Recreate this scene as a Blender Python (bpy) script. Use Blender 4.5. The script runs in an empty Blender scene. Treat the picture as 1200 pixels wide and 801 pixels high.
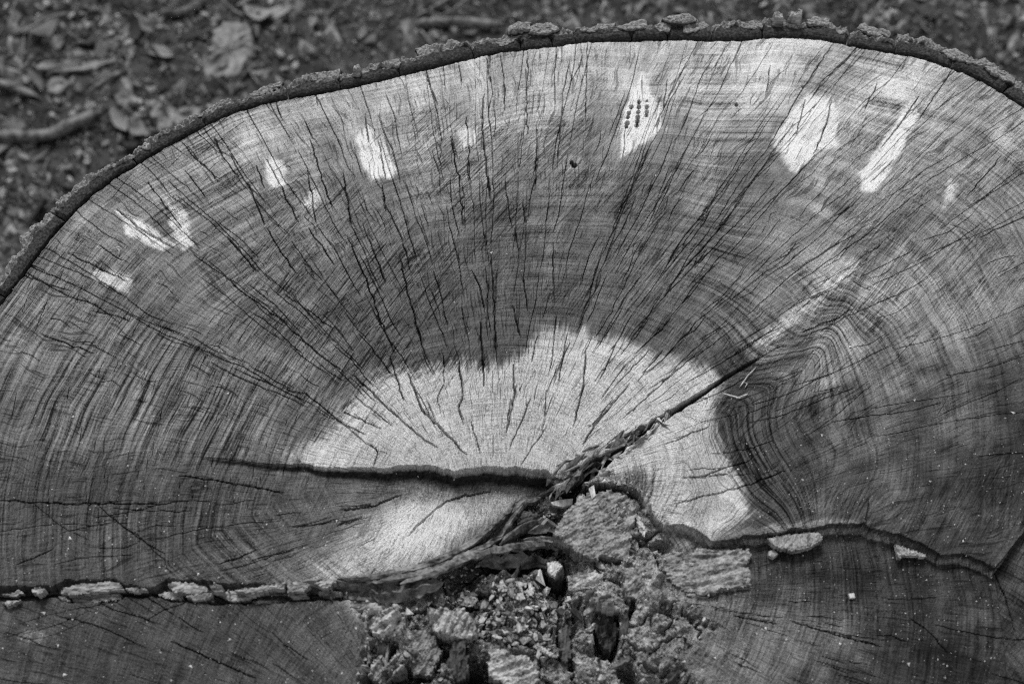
import bpy, math, random
import numpy as np
R = math.radians
rnd = random.Random(7)
rng = np.random.default_rng(11)
scene = bpy.context.scene
col = scene.collection

# ------------------------------------------------------------------ camera, sky, sun, exposure
H = 0.85                      # height of the cut face above the ground
PITCH = R(60.0)
DIST = 1.25
LENS = 50.0
CAM = np.array([0.0, -DIST * math.cos(PITCH), H + DIST * math.sin(PITCH)])
cd = bpy.data.cameras.new('camera')
cam = bpy.data.objects.new('camera', cd); col.objects.link(cam)
cam.location = CAM; cam.rotation_euler = (math.pi / 2 - PITCH, 0, 0)
cd.lens = LENS; cd.sensor_width = 36.0; cd.clip_start = 0.02; cd.clip_end = 500
cd.dof.use_dof = True; cd.dof.focus_distance = 1.30; cd.dof.aperture_fstop = 5.0
scene.camera = cam

SUN_EL, SUN_AZ = R(52), R(12)      # azimuth from +Y (behind the stump) towards -X
wd = bpy.data.worlds.new('World'); scene.world = wd; wd.use_nodes = True
nt = wd.node_tree; nt.nodes.clear()
sky = nt.nodes.new('ShaderNodeTexSky'); sky.sky_type = 'NISHITA'; sky.sun_disc = False
sky.sun_elevation = SUN_EL; sky.sun_rotation = -SUN_AZ
bw = nt.nodes.new('ShaderNodeRGBToBW'); bg = nt.nodes.new('ShaderNodeBackground'); wo = nt.nodes.new('ShaderNodeOutputWorld')
bg.inputs['Strength'].default_value = 0.10
nt.links.new(sky.outputs[0], bw.inputs[0]); nt.links.new(bw.outputs[0], bg.inputs[0]); nt.links.new(bg.outputs[0], wo.inputs[0])
ld = bpy.data.lights.new('sun', 'SUN'); ld.energy = 1.5; ld.angle = R(14); ld.color = (1, 1, 1)
sun = bpy.data.objects.new('sun', ld); col.objects.link(sun)
sun.rotation_euler = (-(math.pi / 2 - SUN_EL), 0, SUN_AZ)
sun.location = (0, 2, 4)
vs = scene.view_settings
vs.view_transform = 'Standard'; vs.look = 'None'; vs.gamma = 1.0; vs.use_curve_mapping = False
vs.exposure = 1.03
scene.cycles.use_denoising = False
scene.cycles.filter_width = 1.1

# ------------------------------------------------------------------ helpers
FPX = 1200 * LENS / 36.0
FW = np.array([0, math.cos(PITCH), -math.sin(PITCH)]); UP = np.array([0, math.sin(PITCH), math.cos(PITCH)])

def P(u, v, z):
    """photograph pixel -> world point on the level z"""
    u = np.asarray(u, float); v = np.asarray(v, float)
    dx = (u - 600) / FPX; dy = -(v - 400.5) / FPX
    d1 = FW[1] + dy * UP[1]; d2 = FW[2] + dy * UP[2]
    t = (z - CAM[2]) / d2
    return CAM[0] + t * dx, CAM[1] + t * d1

def proj(x, y, z):
    rx = x - CAM[0]; ry = y - CAM[1]; rz = z - CAM[2]
    zc = ry * FW[1] + rz * FW[2]; yc = ry * UP[1] + rz * UP[2]
    return 600 + FPX * rx / zc, 400.5 - FPX * yc / zc

_T = np.random.default_rng(5).random((256, 256)).astype(np.float32)
def noise(x, y):
    xi = np.floor(x).astype(np.int32); yi = np.floor(y).astype(np.int32)
    fx = x - xi; fy = y - yi
    fx = fx * fx * (3 - 2 * fx); fy = fy * fy * (3 - 2 * fy)
    a = xi & 255; b = yi & 255; a1 = (a + 1) & 255; b1 = (b + 1) & 255
    return ((_T[a, b] * (1 - fx) + _T[a1, b] * fx) * (1 - fy) + (_T[a, b1] * (1 - fx) + _T[a1, b1] * fx) * fy) * 2 - 1
def fbm(x, y, o=4, g=0.55):
    s = 0; a = 1; t = 0
    for k in range(o):
        s = s + a * noise(x * 2 ** k + 17.3 * k, y * 2 ** k + 41.7 * k); t += a; a *= g
    return s / t * 1.5
def sstep(a, b, x):
    t = np.clip((x - a) / (b - a), 0, 1); return t * t * (3 - 2 * t)
def lin(s):
    s = np.clip(np.asarray(s, float) / 255.0, 0, 1)
    return np.where(s <= 0.04045, s / 12.92, ((s + 0.055) / 1.055) ** 2.4)
def sdist(U, V, poly):
    """signed distance to a closed polygon, positive inside (only near it)"""
    p = np.asarray(poly, float); q = np.roll(p, -1, 0)
    d2 = np.full(U.shape, 1e12); ins = np.zeros(U.shape, bool)
    for (x0, y0), (x1, y1) in zip(p, q):
        ex, ey = x1 - x0, y1 - y0; L = ex * ex + ey * ey + 1e-9
        t = np.clip(((U - x0) * ex + (V - y0) * ey) / L, 0, 1)
        d2 = np.minimum(d2, (U - x0 - t * ex) ** 2 + (V - y0 - t * ey) ** 2)
        if y0 != y1:
            c = (y0 > V) != (y1 > V)
            ins ^= c & (U < (x1 - x0) * (V - y0) / (y1 - y0) + x0)
    return np.where(ins, 1, -1) * np.sqrt(d2)

def mesh_np(name, verts, faces, mat, parent=None, attrs=None, smooth=True, mats=None):
    """verts (n,3), faces (m,k) arrays -> one mesh object"""
    verts = np.asarray(verts, np.float32); faces = np.asarray(faces, np.int32)
    me = bpy.data.meshes.new(name)
    m, k = faces.shape
    me.vertices.add(len(verts)); me.vertices.foreach_set('co', verts.ravel())
    me.loops.add(m * k); me.loops.foreach_set('vertex_index', faces.ravel())
    me.polygons.add(m); me.polygons.foreach_set('loop_start', np.arange(0, m * k, k, dtype=np.int32))
    me.polygons.foreach_set('loop_total', np.full(m, k, np.int32))
    me.polygons.foreach_set('use_smooth', np.full(m, smooth))
    for n, a in (attrs or {}).items():
        a = np.asarray(a, np.float32)
        if a.ndim == 1:
            at = me.attributes.new(n, 'FLOAT', 'POINT'); at.data.foreach_set('value', a)
        else:
            at = me.attributes.new(n, 'FLOAT_VECTOR', 'POINT'); at.data.foreach_set('vector', a.ravel())
    me.update(); me.validate()
    me.materials.append(mat)
    o = bpy.data.objects.new(name, me); col.objects.link(o)
    if parent: o.parent = parent
    return o
def tag(o, label=None, cat=None, group=None, kind=None):
    if label: o['label'] = label
    if cat: o['category'] = cat
    if group: o['group'] = group
    if kind: o['kind'] = kind
    return o

# ------------------------------------------------------------------ materials
class NT:
    def __init__(s, name):
        s.m = bpy.data.materials.new(name); s.m.use_nodes = True
        s.t = s.m.node_tree; s.t.nodes.clear()
        s.out = s.t.nodes.new('ShaderNodeOutputMaterial'); s.b = s.t.nodes.new('ShaderNodeBsdfPrincipled')
        s.t.links.new(s.b.outputs[0], s.out.inputs[0])
        s.b.inputs['Specular IOR Level'].default_value = 0.25
        s.b.inputs['Roughness'].default_value = 0.85
    def L(s, a, b): s.t.links.new(a, b)
    def n(s, k, **kw):
        x = s.t.nodes.new(k)
        for a, v in kw.items(): setattr(x, a, v)
        return x
    def m_(s, op, a, b=None, c=None):
        x = s.n('ShaderNodeMath', operation=op)
        for i, v in enumerate((a, b, c)):
            if v is None: continue
            if isinstance(v, (int, float)): x.inputs[i].default_value = v
            else: s.L(v, x.inputs[i])
        return x.outputs[0]
    def attr(s, name): return s.n('ShaderNodeAttribute', attribute_name=name)
    def vmul(s, v, k):
        x = s.n('ShaderNodeVectorMath', operation='MULTIPLY'); s.L(v, x.inputs[0]); x.inputs[1].default_value = k
        return x.outputs[0]
    def noise(s, v, scale=1.0, detail=3, rough=0.55, dist=0.0):
        x = s.n('ShaderNodeTexNoise'); x.inputs['Scale'].default_value = scale; x.inputs['Detail'].default_value = detail
        x.inputs['Roughness'].default_value = rough; x.inputs['Distortion'].default_value = dist
        if v is not None: s.L(v, x.inputs['Vector'])
        return x.outputs[0]
    def obj(s): return s.n('ShaderNodeTexCoord').outputs['Object']
    def bump(s, h, strength, dist):
        x = s.n('ShaderNodeBump'); x.inputs['Strength'].default_value = strength; x.inputs['Distance'].default_value = dist
        s.L(h, x.inputs['Height']); s.L(x.outputs[0], s.b.inputs['Normal'])
    def color(s, v):
        s.L(v, s.b.inputs['Base Color'])
    def ramp(s, v, lo, hi, a=0.0, b=1.0):
        x = s.n('ShaderNodeMapRange', interpolation_type='SMOOTHSTEP'); s.L(v, x.inputs[0])
        for i, k in enumerate((lo, hi, a, b)): x.inputs[i + 1].default_value = k
        return x.outputs[0]

def mat_wood():
    k = NT('weathered cut wood')
    rc = k.attr('rc').outputs['Vector']; sw = k.attr('sw').outputs['Vector']; am = k.attr('amp').outputs['Vector']
    tone = k.attr('tone').outputs['Fac']; k.b.inputs['Specular IOR Level'].default_value = 0.06
    sep = k.n('ShaderNodeSeparateXYZ'); k.L(am, sep.inputs[0]); aring, asaw, arough = sep.outputs
    pos = k.obj()
    nray = k.noise(k.vmul(rc, (1 / 2.4, 1 / 22, 1)), 1, 5, 0.65)
    nray2 = k.noise(k.vmul(rc, (1 / 3.6, 1 / 34, 1)), 1, 3, 0.6, 0.3)
    nring = k.noise(k.vmul(rc, (1 / 420, 1 / 9.0, 1)), 1, 5, 0.75)
    nring2 = k.noise(k.vmul(rc, (1 / 130, 1 / 3.0, 1)), 1, 4, 0.7)
    nsaw = k.noise(k.vmul(sw, (1 / 2.2, 1 / 46, 1)), 1, 5, 0.65)
    nsaw2 = k.noise(k.vmul(sw, (1 / 4.0, 1 / 40, 1)), 1, 2, 0.6, 0.2)
    ngr = k.noise(pos, 1000, 4, 0.8)
    nbl = k.noise(pos, 40, 5, 0.65)
    nsp = k.noise(pos, 420, 2, 0.5)
    nchip = k.noise(pos, 260, 5, 0.7)
    c = lambda v: k.m_('SUBTRACT', v, 0.5)
    f = k.m_('MULTIPLY_ADD', c(nray), 1.4, 1.06)
    f = k.m_('MULTIPLY_ADD', k.m_('MULTIPLY', c(nring), aring), 3.9, f)
    f = k.m_('MULTIPLY_ADD', k.m_('MULTIPLY', c(nring2), aring), 4.6, f)
    f = k.m_('MULTIPLY_ADD', k.m_('MULTIPLY', c(nsaw), asaw), 4.2, f)
    f = k.m_('MULTIPLY_ADD', c(ngr), 3.6, f)
    f = k.m_('MULTIPLY_ADD', c(nbl), 1.1, f)
    f = k.m_('MULTIPLY_ADD', k.m_('MULTIPLY', c(nchip), arough), 4.0, f)
    f = k.m_('MULTIPLY_ADD', k.m_('SUBTRACT', f, 1.06), 1.3, 1.15)
    # open pores and hairline checks
    t1 = k.m_('MULTIPLY', k.ramp(nray2, 0.58, 0.66), k.m_('SUBTRACT', 1.0, arough))
    t2 = k.m_('MULTIPLY', k.ramp(nsaw2, 0.57, 0.65), asaw)
    t3 = k.m_('MULTIPLY', k.ramp(nsp, 0.64, 0.72), 0.45)
    f = k.m_('MULTIPLY', f, k.m_('MULTIPLY_ADD', t1, -0.5, 1.0))
    f = k.m_('MULTIPLY', f, k.m_('MULTIPLY_ADD', t2, -0.75, 1.0))
    f = k.m_('MULTIPLY', f, k.m_('SUBTRACT', 1.0, t3))
    f = k.m_('MAXIMUM', f, 0.10)
    v = k.m_('MINIMUM', k.m_('MULTIPLY', tone, f), 0.85)
    k.color(v)
    h = k.m_('MULTIPLY_ADD', c(nray), 1.2, 0.0)
    h = k.m_('MULTIPLY_ADD', k.m_('MULTIPLY', c(nring), aring), 2.4, h)
    h = k.m_('MULTIPLY_ADD', k.m_('MULTIPLY', c(nsaw), asaw), 2.2, h)
    h = k.m_('MULTIPLY_ADD', c(ngr), 0.8, h)
    h = k.m_('MULTIPLY_ADD', k.m_('MULTIPLY', c(nchip), arough), 5.0, h)
    h = k.m_('MULTIPLY_ADD', t1, -0.5, h)
    k.bump(h, 0.95, 0.0018)
    return k.m
def mat_bark():
    k = NT('bark')
    ou = k.attr('outer').outputs['Fac']; pos = k.obj()
    n1 = k.noise(pos, 420, 4, 0.65); n2 = k.noise(pos, 60, 4, 0.6)
    mixv = k.ramp(k.m_('ADD', ou, k.m_('MULTIPLY', k.m_('SUBTRACT', n2, 0.5), 0.9)), 0.4, 0.62)
    dark = k.ramp(n1, 0.35, 0.75, 0.012, 0.075); light = k.ramp(n1, 0.25, 0.75, 0.06, 0.36)
    mx = k.n('ShaderNodeMix', data_type='FLOAT'); k.L(mixv, mx.inputs[0]); k.L(dark, mx.inputs[2]); k.L(light, mx.inputs[3])
    k.color(mx.outputs[0]); k.bump(k.m_('ADD', n1, n2), 0.8, 0.003)
    return k.m
def mat_plain(name, lo, hi, sc=300, sc2=40, stretch=(1, 1, 1), bump=0.002, vary=0.0):
    k = NT(name); pos = k.obj(); p = k.vmul(pos, stretch)
    n1 = k.noise(p, sc, 4, 0.65); n2 = k.noise(p, sc2, 3, 0.6)
    s = k.m_('MULTIPLY_ADD', n2, 0.55, k.m_('MULTIPLY', n1, 0.45))
    v = k.ramp(s, 0.34, 0.66, lo, hi)
    if vary:
        oi = k.n('ShaderNodeObjectInfo').outputs['Random']
        v = k.m_('MULTIPLY', v, k.m_('MULTIPLY_ADD', k.m_('POWER', oi, 1.6), 2 * vary, 1 - vary))
    k.color(v); k.bump(s, 0.7, bump)
    return k.m
M = dict(wood=mat_wood(), bark=mat_bark(),
         side=mat_plain('trunk bark', 0.02, 0.16, 160, 22, (1, 1, 0.25), 0.01),
         soil=mat_plain('forest soil', 0.006, 0.055, 120, 14, bump=0.006),
         crumb=mat_plain('litter crumbs', 0.008, 0.36, 90, 25),
         leaf=mat_plain('dead leaf', 0.07, 0.20, 120, 30, vary=0.3), darkleaf=mat_plain('dark dead leaf', 0.012, 0.05, 120, 30, vary=0.3), lightleaf=mat_plain('light dead leaf', 0.10, 0.26, 120, 30, vary=0.3),
         paleleaf=mat_plain('pale leaf', 0.11, 0.24, 160, 40),
         chip=mat_plain('wood chip', 0.10, 0.48, 700, 140, (1, 0.3, 1), vary=0.5),
         palechip=mat_plain('pale wood chip', 0.22, 0.66, 700, 160, (1, 0.25, 1)),
         darkchip=mat_plain('dark rotten wood', 0.015, 0.10, 420, 80, (1, 0.4, 1)),
         rot=mat_plain('rotten wood', 0.08, 0.58, 500, 90, bump=0.004),
         slab=mat_plain('fibrous wood', 0.06, 0.38, 600, 120, bump=0.003),
         fold=mat_plain('bark fold', 0.012, 0.24, 300, 60, (1, 1, 1), 0.004),
         flake=mat_plain('pale bark flake', 0.06, 0.40, 420, 130, (0.3, 1, 1), 0.002),
         twig=mat_plain('dead twig', 0.05, 0.2, 200, 40),
         speck=mat_plain('sawdust', 0.35, 0.8, 100, 30))

# ------------------------------------------------------------------ outline of the stump (pixels at the level of the cut)
INNER = [(-100, 640), (-90, 560), (-66, 480), (-36, 412), (0, 355), (20, 330), (45, 296), (67, 268), (100, 233), (133, 208), (167, 187), (200, 168),
         (233, 150), (267, 133), (300, 123), (333, 115), (365, 110), (400, 103), (435, 95), (467, 87), (500, 80), (533, 72), (560, 66), (587, 60), (620, 56),
         (650, 53), (687, 47), (720, 46), (760, 45), (800, 44), (835, 46), (867, 46), (890, 43), (913, 42), (950, 43), (970, 46), (987, 50), (1010, 55),
         (1033, 59), (1060, 63), (1083, 67), (1110, 77), (1130, 84), (1150, 93), (1175, 108), (1200, 125), (1260, 175), (1320, 255), (1370, 370), (1395, 520),
         (1370, 690), (1290, 830), (1100, 930), (850, 985), (560, 1000), (250, 985), (60, 930), (-50, 850), (-95, 750)]
ix, iy = P([a for a, b in INNER], [b for a, b in INNER], H)
OUT_W = np.stack([ix, iy], 1)
def resample(p, step, closed=True, blur=3):
    p = np.asarray(p, float)
    if closed: p = np.vstack([p, p[:1]])
    # Catmull-Rom like smoothing through dense linear interpolation and a short blur
    s = np.concatenate([[0], np.cumsum(np.hypot(*np.diff(p, axis=0).T))])
    n = max(3, int(s[-1] / step)); t = np.linspace(0, s[-1], n, endpoint=not closed)
    q = np.stack([np.interp(t, s, p[:, 0]), np.interp(t, s, p[:, 1])], 1)
    if closed:
        for _ in range(blur): q = (np.roll(q, 1, 0) + 2 * q + np.roll(q, -1, 0)) / 4
    return q
RIM = resample(OUT_W, 0.004)
RIM_PX = np.stack(proj(RIM[:, 0], RIM[:, 1], np.full(len(RIM), H)), 1)
tg = np.roll(RIM, -1, 0) - np.roll(RIM, 1, 0); tg /= np.linalg.norm(tg, axis=1)[:, None]
area = 0.5 * np.sum(RIM[:, 0] * np.roll(RIM[:, 1], -1) - np.roll(RIM[:, 0], -1) * RIM[:, 1])
RIM_N = np.stack([tg[:, 1], -tg[:, 0]], 1) * (1 if area > 0 else -1)

# ------------------------------------------------------------------ the cut face as one relief (shared by all wood sections)
dx, dy = 0.00080, 0.00090
xl, yt = P(-12, 20, H); xr, _ = P(1212, 20, H); _, yb = P(600, 822, H - 0.03)
xs_f = np.arange(float(xl), float(xr), dx); ys_f = np.arange(float(yb), float(yt), dy)
xs = np.concatenate([np.arange(RIM[:, 0].min() - .01, xs_f[0] - .004, .008), xs_f, np.arange(xs_f[-1] + .005, RIM[:, 0].max() + .01, .008)])
ys = np.concatenate([np.arange(RIM[:, 1].min() - .01, ys_f[0] - .004, .008), ys_f, np.arange(ys_f[-1] + .005, RIM[:, 1].max() + .01, .008)])
NX, NY = len(xs), len(ys)
X, Y = np.meshgrid(xs, ys)            # (NY, NX)
U0, V0 = proj(X, Y, np.full(X.shape, H))

# lower edge of the big upper section: split, hollow, ledge
BND = np.array([(-400, 533), (150, 533), (235, 535), (300, 541), (340, 544), (400, 546), (450, 546), (500, 545), (514, 546), (524, 548), (532, 553), (542, 550),
                (567, 548), (600, 548), (640, 552), (650, 562), (665, 570), (690, 566), (702, 564), (725, 567), (745, 575), (757, 588),
                (766, 602), (777, 615), (800, 616), (817, 622), (833, 634), (867, 629), (900, 624), (950, 617), (973, 612), (1013, 614), (1020, 620),
                (1053, 626), (1083, 637), (1103, 649), (1123, 647), (1147, 656), (1165, 667), (1177, 651), (1200, 621), (1260, 560), (1500, 500)])
DROP = np.array([(-400, 0), (225, 0), (250, 2.5), (300, 4), (400, 9), (500, 15), (560, 20), (640, 24), (690, 17), (725, 9), (760, 8), (785, 11), (830, 13), (900, 14),
                 (1000, 15), (1100, 14), (1165, 12), (1200, 10), (1260, 3), (1400, 0)])
jag = fbm(U0 / 19, V0 / 60, 4, 0.6) * 2.6 + fbm(U0 / 40, V0 / 40, 2) * 1.2
below = V0 - np.interp(U0, BND[:, 0], BND[:, 1]) + jag * sstep(240, 330, U0)
drop = np.interp(U0, DROP[:, 0], DROP[:, 1]) * 1e-3
wallw = np.interp(U0, [0, 240, 500, 640, 780, 1200], [3, 3, 5, 6, 2.6, 2.4])
prof = 0.62 * sstep(-0.5, 1.4, below) + 0.38 * sstep(0.55 * wallw, wallw, below)
recover = np.interp(U0, [0, 235, 400, 600, 640, 780, 800, 1500], [0, 0.75, 0.6, 0.35, 0.0, 0.0, 0.15, 0.15]) * sstep(15, 120, below)
Z = -drop * prof * (1 - recover)
Z += np.where(below > 0, sstep(0, 60, below), 0) * -0.004 * sstep(0, 240, 240 - U0)
U, V = proj(X, Y, H + Z)

def pl(pts, x):
    a = np.array(pts, float); return np.interp(x, a[:, 0], a[:, 1])
# seam of ingrown bark between the two lower left lobes
SEAM = [(-400, 700), (0, 694), (60, 692), (75, 691), (140, 691), (165, 693), (195, 690), (267, 694), (330, 693), (400, 690), (440, 690)]
SHW = [(-400, 9), (0, 9), (40, 8), (62, 7), (78, 14), (136, 14), (146, 6), (184, 5), (198, 14), (250, 13), (300, 12), (360, 10), (400, 12), (440, 12)]
sd = np.abs(V - pl(SEAM, U)) - 0.8 * pl(SHW, U) + fbm(U / 7, V / 7, 3) * 2.0
inseam = (U < 446)
Z -= np.where(inseam, 0.009 * sstep(2.0, -2.5, sd), 0)
low2 = (V > pl(SEAM, U)) & (U < 446)
Z -= np.where(low2, 0.004, 0)
# rotten hollow
CORE = [(636, 578), (660, 572), (690, 568), (725, 570), (745, 578), (757, 592), (778, 622), (788, 650), (770, 690), (800, 703), (840, 735), (800, 770), (830, 830),
        (830, 900), (380, 900), (415, 830), (420, 790), (424, 755), (430, 728), (412, 708), (402, 700), (440, 690), (490, 684), (530, 668), (570, 645), (600, 618), (608, 588)]
core_sd = sdist(U, V, CORE) + fbm(U / 14, V / 14, 3) * 5
core = sstep(-3, 9, core_sd)
soft_r = np.exp(-(((U - 790) / 62) ** 2 + ((V - 760) / 62) ** 2))       # crumbling slope towards the right lobe
rough = np.clip(core + 0.7 * soft_r, 0, 1)
n_lo = fbm(U / 46, V / 40, 3); n_mid = fbm(U / 15 + 9, V / 13, 3); n_hi = fbm(U / 5 + 3, V / 5, 3)
n_rid = 1 - 2 * np.abs(fbm(U / 20 + 50, V / 17 + 9, 3))
Zc = -0.006 + 0.010 * n_lo + 0.0036 * n_mid + 0.0019 * n_hi + 0.003 * n_rid - 0.008 * sstep(0.76, 0.98, 1 - 2 * np.abs(fbm(U / 34 + 12, V / 30 + 70, 3)))
CAV = [(650, 676, 15, 20, 24, 0), (712, 742, 17, 36, 40, 10), (566, 792, 32, 20, 42, 0), (460, 757, 6, 13, 18, 20), (432, 800, 26, 14, 26, -25), (486, 788, 30, 18, 32, 0),
       (738, 792, 12, 20, 30, -20), (604, 662, 34, 7, 20, -8), (648, 566, 14, 8, 14, 0), (706, 572, 12, 7, 18, 0), (668, 735, 8, 18, 14, 10), (600, 770, 24, 9, 16, -10),
       (757, 632, 10, 8, 8, 0), (775, 640, 16, 7, 10, 0), (648, 640, 14, 8, 12, 30), (535, 735, 8, 26, 16, -25), (657, 715, 4, 34, 26, 4), (672, 790, 4, 30, 22, -8), (628, 712, 20, 3, 14, 20), (742, 705, 3, 30, 18, 14), (512, 770, 3, 26, 20, -10), (590, 778, 26, 4, 20, -12)]
for (cu, cv, ru, rv, dp, a) in CAV:
    ca, sa = math.cos(R(a)), math.sin(R(a))
    p = ((U - cu) * ca + (V - cv) * sa) / ru; q = (-(U - cu) * sa + (V - cv) * ca) / rv
    rr = np.sqrt(p * p + q * q) + n_mid * 0.25
    Zc -= dp * 1e-3 * sstep(1.15, 0.6, rr)
# raised crumbly shoulders
for (cu, cv, ru, rv, hp) in [(450, 725, 45, 22, 9), (760, 700, 40, 60, 12), (690, 770, 30, 30, 6), (600, 720, 45, 25, 4), (700, 700, 22, 9, 14)]:
    Zc += hp * 1e-3 * np.exp(-(((U - cu) / ru) ** 2 + ((V - cv) / rv) ** 2))
Z += core * Zc + soft_r * (1 - core) * (0.0015 * n_hi + 0.003 * n_mid)
# gentle swell of the sawn wood
Z += (1 - rough) * (0.0012 * fbm(U0 / 150, V0 / 150, 2))
U, V = proj(X, Y, H + Z)

# --- ring and ray coordinates
rim_sd = sdist(U0, V0, RIM_PX[::4])
def ell(U, V, cu, cv, c):
    w = np.arccosh(((U - cu) - 1j * (V - cv) + 1e-6j) / c)
    return np.abs(w.real), w.imag
mu, nu = ell(U, V, 585, 572, 95)
RIDGE = [(665, 575), (700, 545), (740, 512), (780, 488), (830, 456), (865, 433), (890, 419), (940, 388), (1000, 320), (1080, 230)]
def polydist(U, V, pts):
    d = np.full(U.shape, 1e9); s = np.zeros(U.shape); acc = 0
    for (x0, y0), (x1, y1) in zip(pts[:-1], pts[1:]):
        ex, ey = x1 - x0, y1 - y0; L2 = ex * ex + ey * ey; L = math.sqrt(L2)
        t = np.clip(((U - x0) * ex + (V - y0) * ey) / L2, 0, 1)
        dd = np.hypot(U - x0 - t * ex, V - y0 - t * ey)
        s = np.where(dd < d, acc + t * L, s); d = np.minimum(d, dd); acc += L
    return d, s
rd, rs = polydist(U, V, RIDGE)
wob = fbm(U / 130, V / 130, 3)
rin = 95 * np.sinh(mu) + 40 * mu; ring = 560 * rin / (rin + np.maximum(rim_sd, 0) + 1) + 5 * wob + 16 * np.exp(-(rd / 50) ** 2) * sstep(520, 300, rs)
ray = np.abs(nu) * 420 + 7 * fbm(U / 60 + 7, V / 60, 3)
# right lower lobe and bottom left lobe have centres of their own
lowR = (below > 0) & (U > 775)
m2, n2 = ell(U, V, 700, 690, 40); ring = np.where(lowR, 95 * np.sinh(m2) * 0.42 + 10 * wob, ring); ray = np.where(lowR, n2 * 420, ray)
fanR = lowR & (U > 1168 + (V - 690) * 0.12)
m3, n3 = ell(U, V, 1080, 860, 40); ring = np.where(fanR, 40 * np.sinh(m3), ring); ray = np.where(fanR, n3 * 300, ray)
m4, n4 = ell(U, V, 500, 875, 60); ring = np.where(low2, 60 * np.sinh(m4) + 10 * wob, ring); ray = np.where(low2, n4 * 420, ray)
# the fold at right below the ridge: rings curl round
g = sstep(0, 60, (V - np.interp(U, [a for a, b in RIDGE], [b for a, b in RIDGE]))) * sstep(800, 860, U) * (below < 0)
m5, n5 = ell(U, V, 780, 640, 60)
cr = np.hypot(U - 985, (V - 492) * 1.05); gc = g * sstep(1010, 900, U) * (below < 0)
ring = ring * (1 - gc) + gc * (333 - 0.73 * cr + 4 * wob); ray = ray * (1 - 0.55 * g) + 0.55 * g * (n5 * 420)
# saw marks: shallow arcs of the chain
vv = np.linspace(-300, 1200, 1501); ph = R(1) * np.interp(vv, [0, 100, 330, 540, 800], [36, 40, 52, 62, 66])
G = np.cumsum(1 / np.tan(ph)); saw = U + np.interp(V, vv, G); along = V

# --- tones (stained / weathered / fresh wood, with lens darkening painted into the lower corners)
CT = [(30, 345, 118), (120, 240, 130), (220, 180, 140), (330, 140, 152), (450, 110, 165), (560, 90, 172), (660, 80, 170), (760, 70, 172), (860, 70, 170), (960, 75, 178),
      (1060, 95, 176), (1140, 120, 160), (1195, 150, 148), (60, 420, 104), (160, 330, 98), (260, 260, 112), (380, 200, 126), (500, 170, 142), (640, 170, 150), (720, 200, 118),
      (830, 150, 146), (880, 210, 104), (1000, 170, 150), (1090, 200, 134), (1180, 250, 120), (20, 500, 88), (120, 500, 104), (220, 480, 100), (300, 400, 112), (350, 320, 100),
      (420, 260, 104), (520, 260, 104), (620, 260, 98), (600, 330, 92), (480, 380, 86), (560, 400, 84), (690, 300, 88), (760, 250, 92), (800, 330, 104), (860, 380, 96), (800, 400, 82),
      (940, 260, 112), (960, 330, 140), (900, 350, 118), (1050, 290, 112), (1130, 330, 118), (1060, 400, 118), (1100, 440, 116), (1130, 490, 60), (1180, 400, 104), (1110, 390, 130), (1165, 340, 128), (900, 440, 92), (880, 500, 58), (900, 560, 54), (960, 480, 124),
      (1020, 500, 106), (1010, 440, 102), (1100, 480, 86), (1180, 500, 48), (950, 545, 78), (1040, 560, 58), (1130, 560, 52), (1190, 590, 46), (1000, 600, 74), (1100, 620, 82), (900, 605, 92),
      (420, 480, 118), (330, 480, 118), (290, 520, 104), (230, 530, 96), (10, 560, 92), (60, 600, 70), (150, 590, 66), (250, 590, 62), (340, 600, 74), (60, 650, 74), (160, 650, 78), (250, 660, 92),
      (330, 660, 112), (20, 740, 72), (120, 730, 66), (240, 740, 72), (350, 740, 70), (400, 770, 82), (150, 790, 64), (300, 790, 74), (860, 720, 96), (930, 745, 96), (900, 670, 52), (1000, 650, 46), (1080, 690, 50),
      (1000, 710, 62), (1050, 740, 74), (1140, 700, 66), (1130, 760, 48), (1190, 700, 82), (1190, 780, 60), (980, 780, 70), (1080, 790, 52), (850, 790, 96), (790, 720, 128), (790, 680, 128), (760, 650, 140),
      (700, 620, 130), (650, 600, 110), (600, 700, 125), (540, 760, 100), (440, 740, 130), (470, 710, 160), (680, 770, 135), (720, 690, 145), (620, 740, 130), (760, 740, 140), (780, 780, 135), (590, 660, 40), (500, 690, 40)]
num = np.zeros(U.shape); den = np.full(U.shape, 1e-9)
wu = U + 16 * fbm(U / 45, V / 45 + 5, 3); wv = V + 16 * fbm(U / 45 + 30, V / 45, 3)
for (cu, cv, t) in CT:
    w = np.exp(-(((wu - cu) ** 2 + (wv - cv) ** 2) / (2 * 44.0 ** 2))); num += w * t; den += w
T = num / den
T = np.where(np.isfinite(T) & (den > 1e-6), T, 80)
T = T * (1 + (1 - rough) * (0.10 + 0.09 * sstep(600, 800, U)) * fbm(ray / 26, ring / 150, 3) + (1 - rough) * 0.08 * fbm(ray / 300, ring / 16, 3) + (0.10 + 0.16 * sstep(780, 900, U) * sstep(380, 450, V)) * fbm(U / 24, V / 24 + 3, 3))          # stain drawn out along the grain

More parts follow.
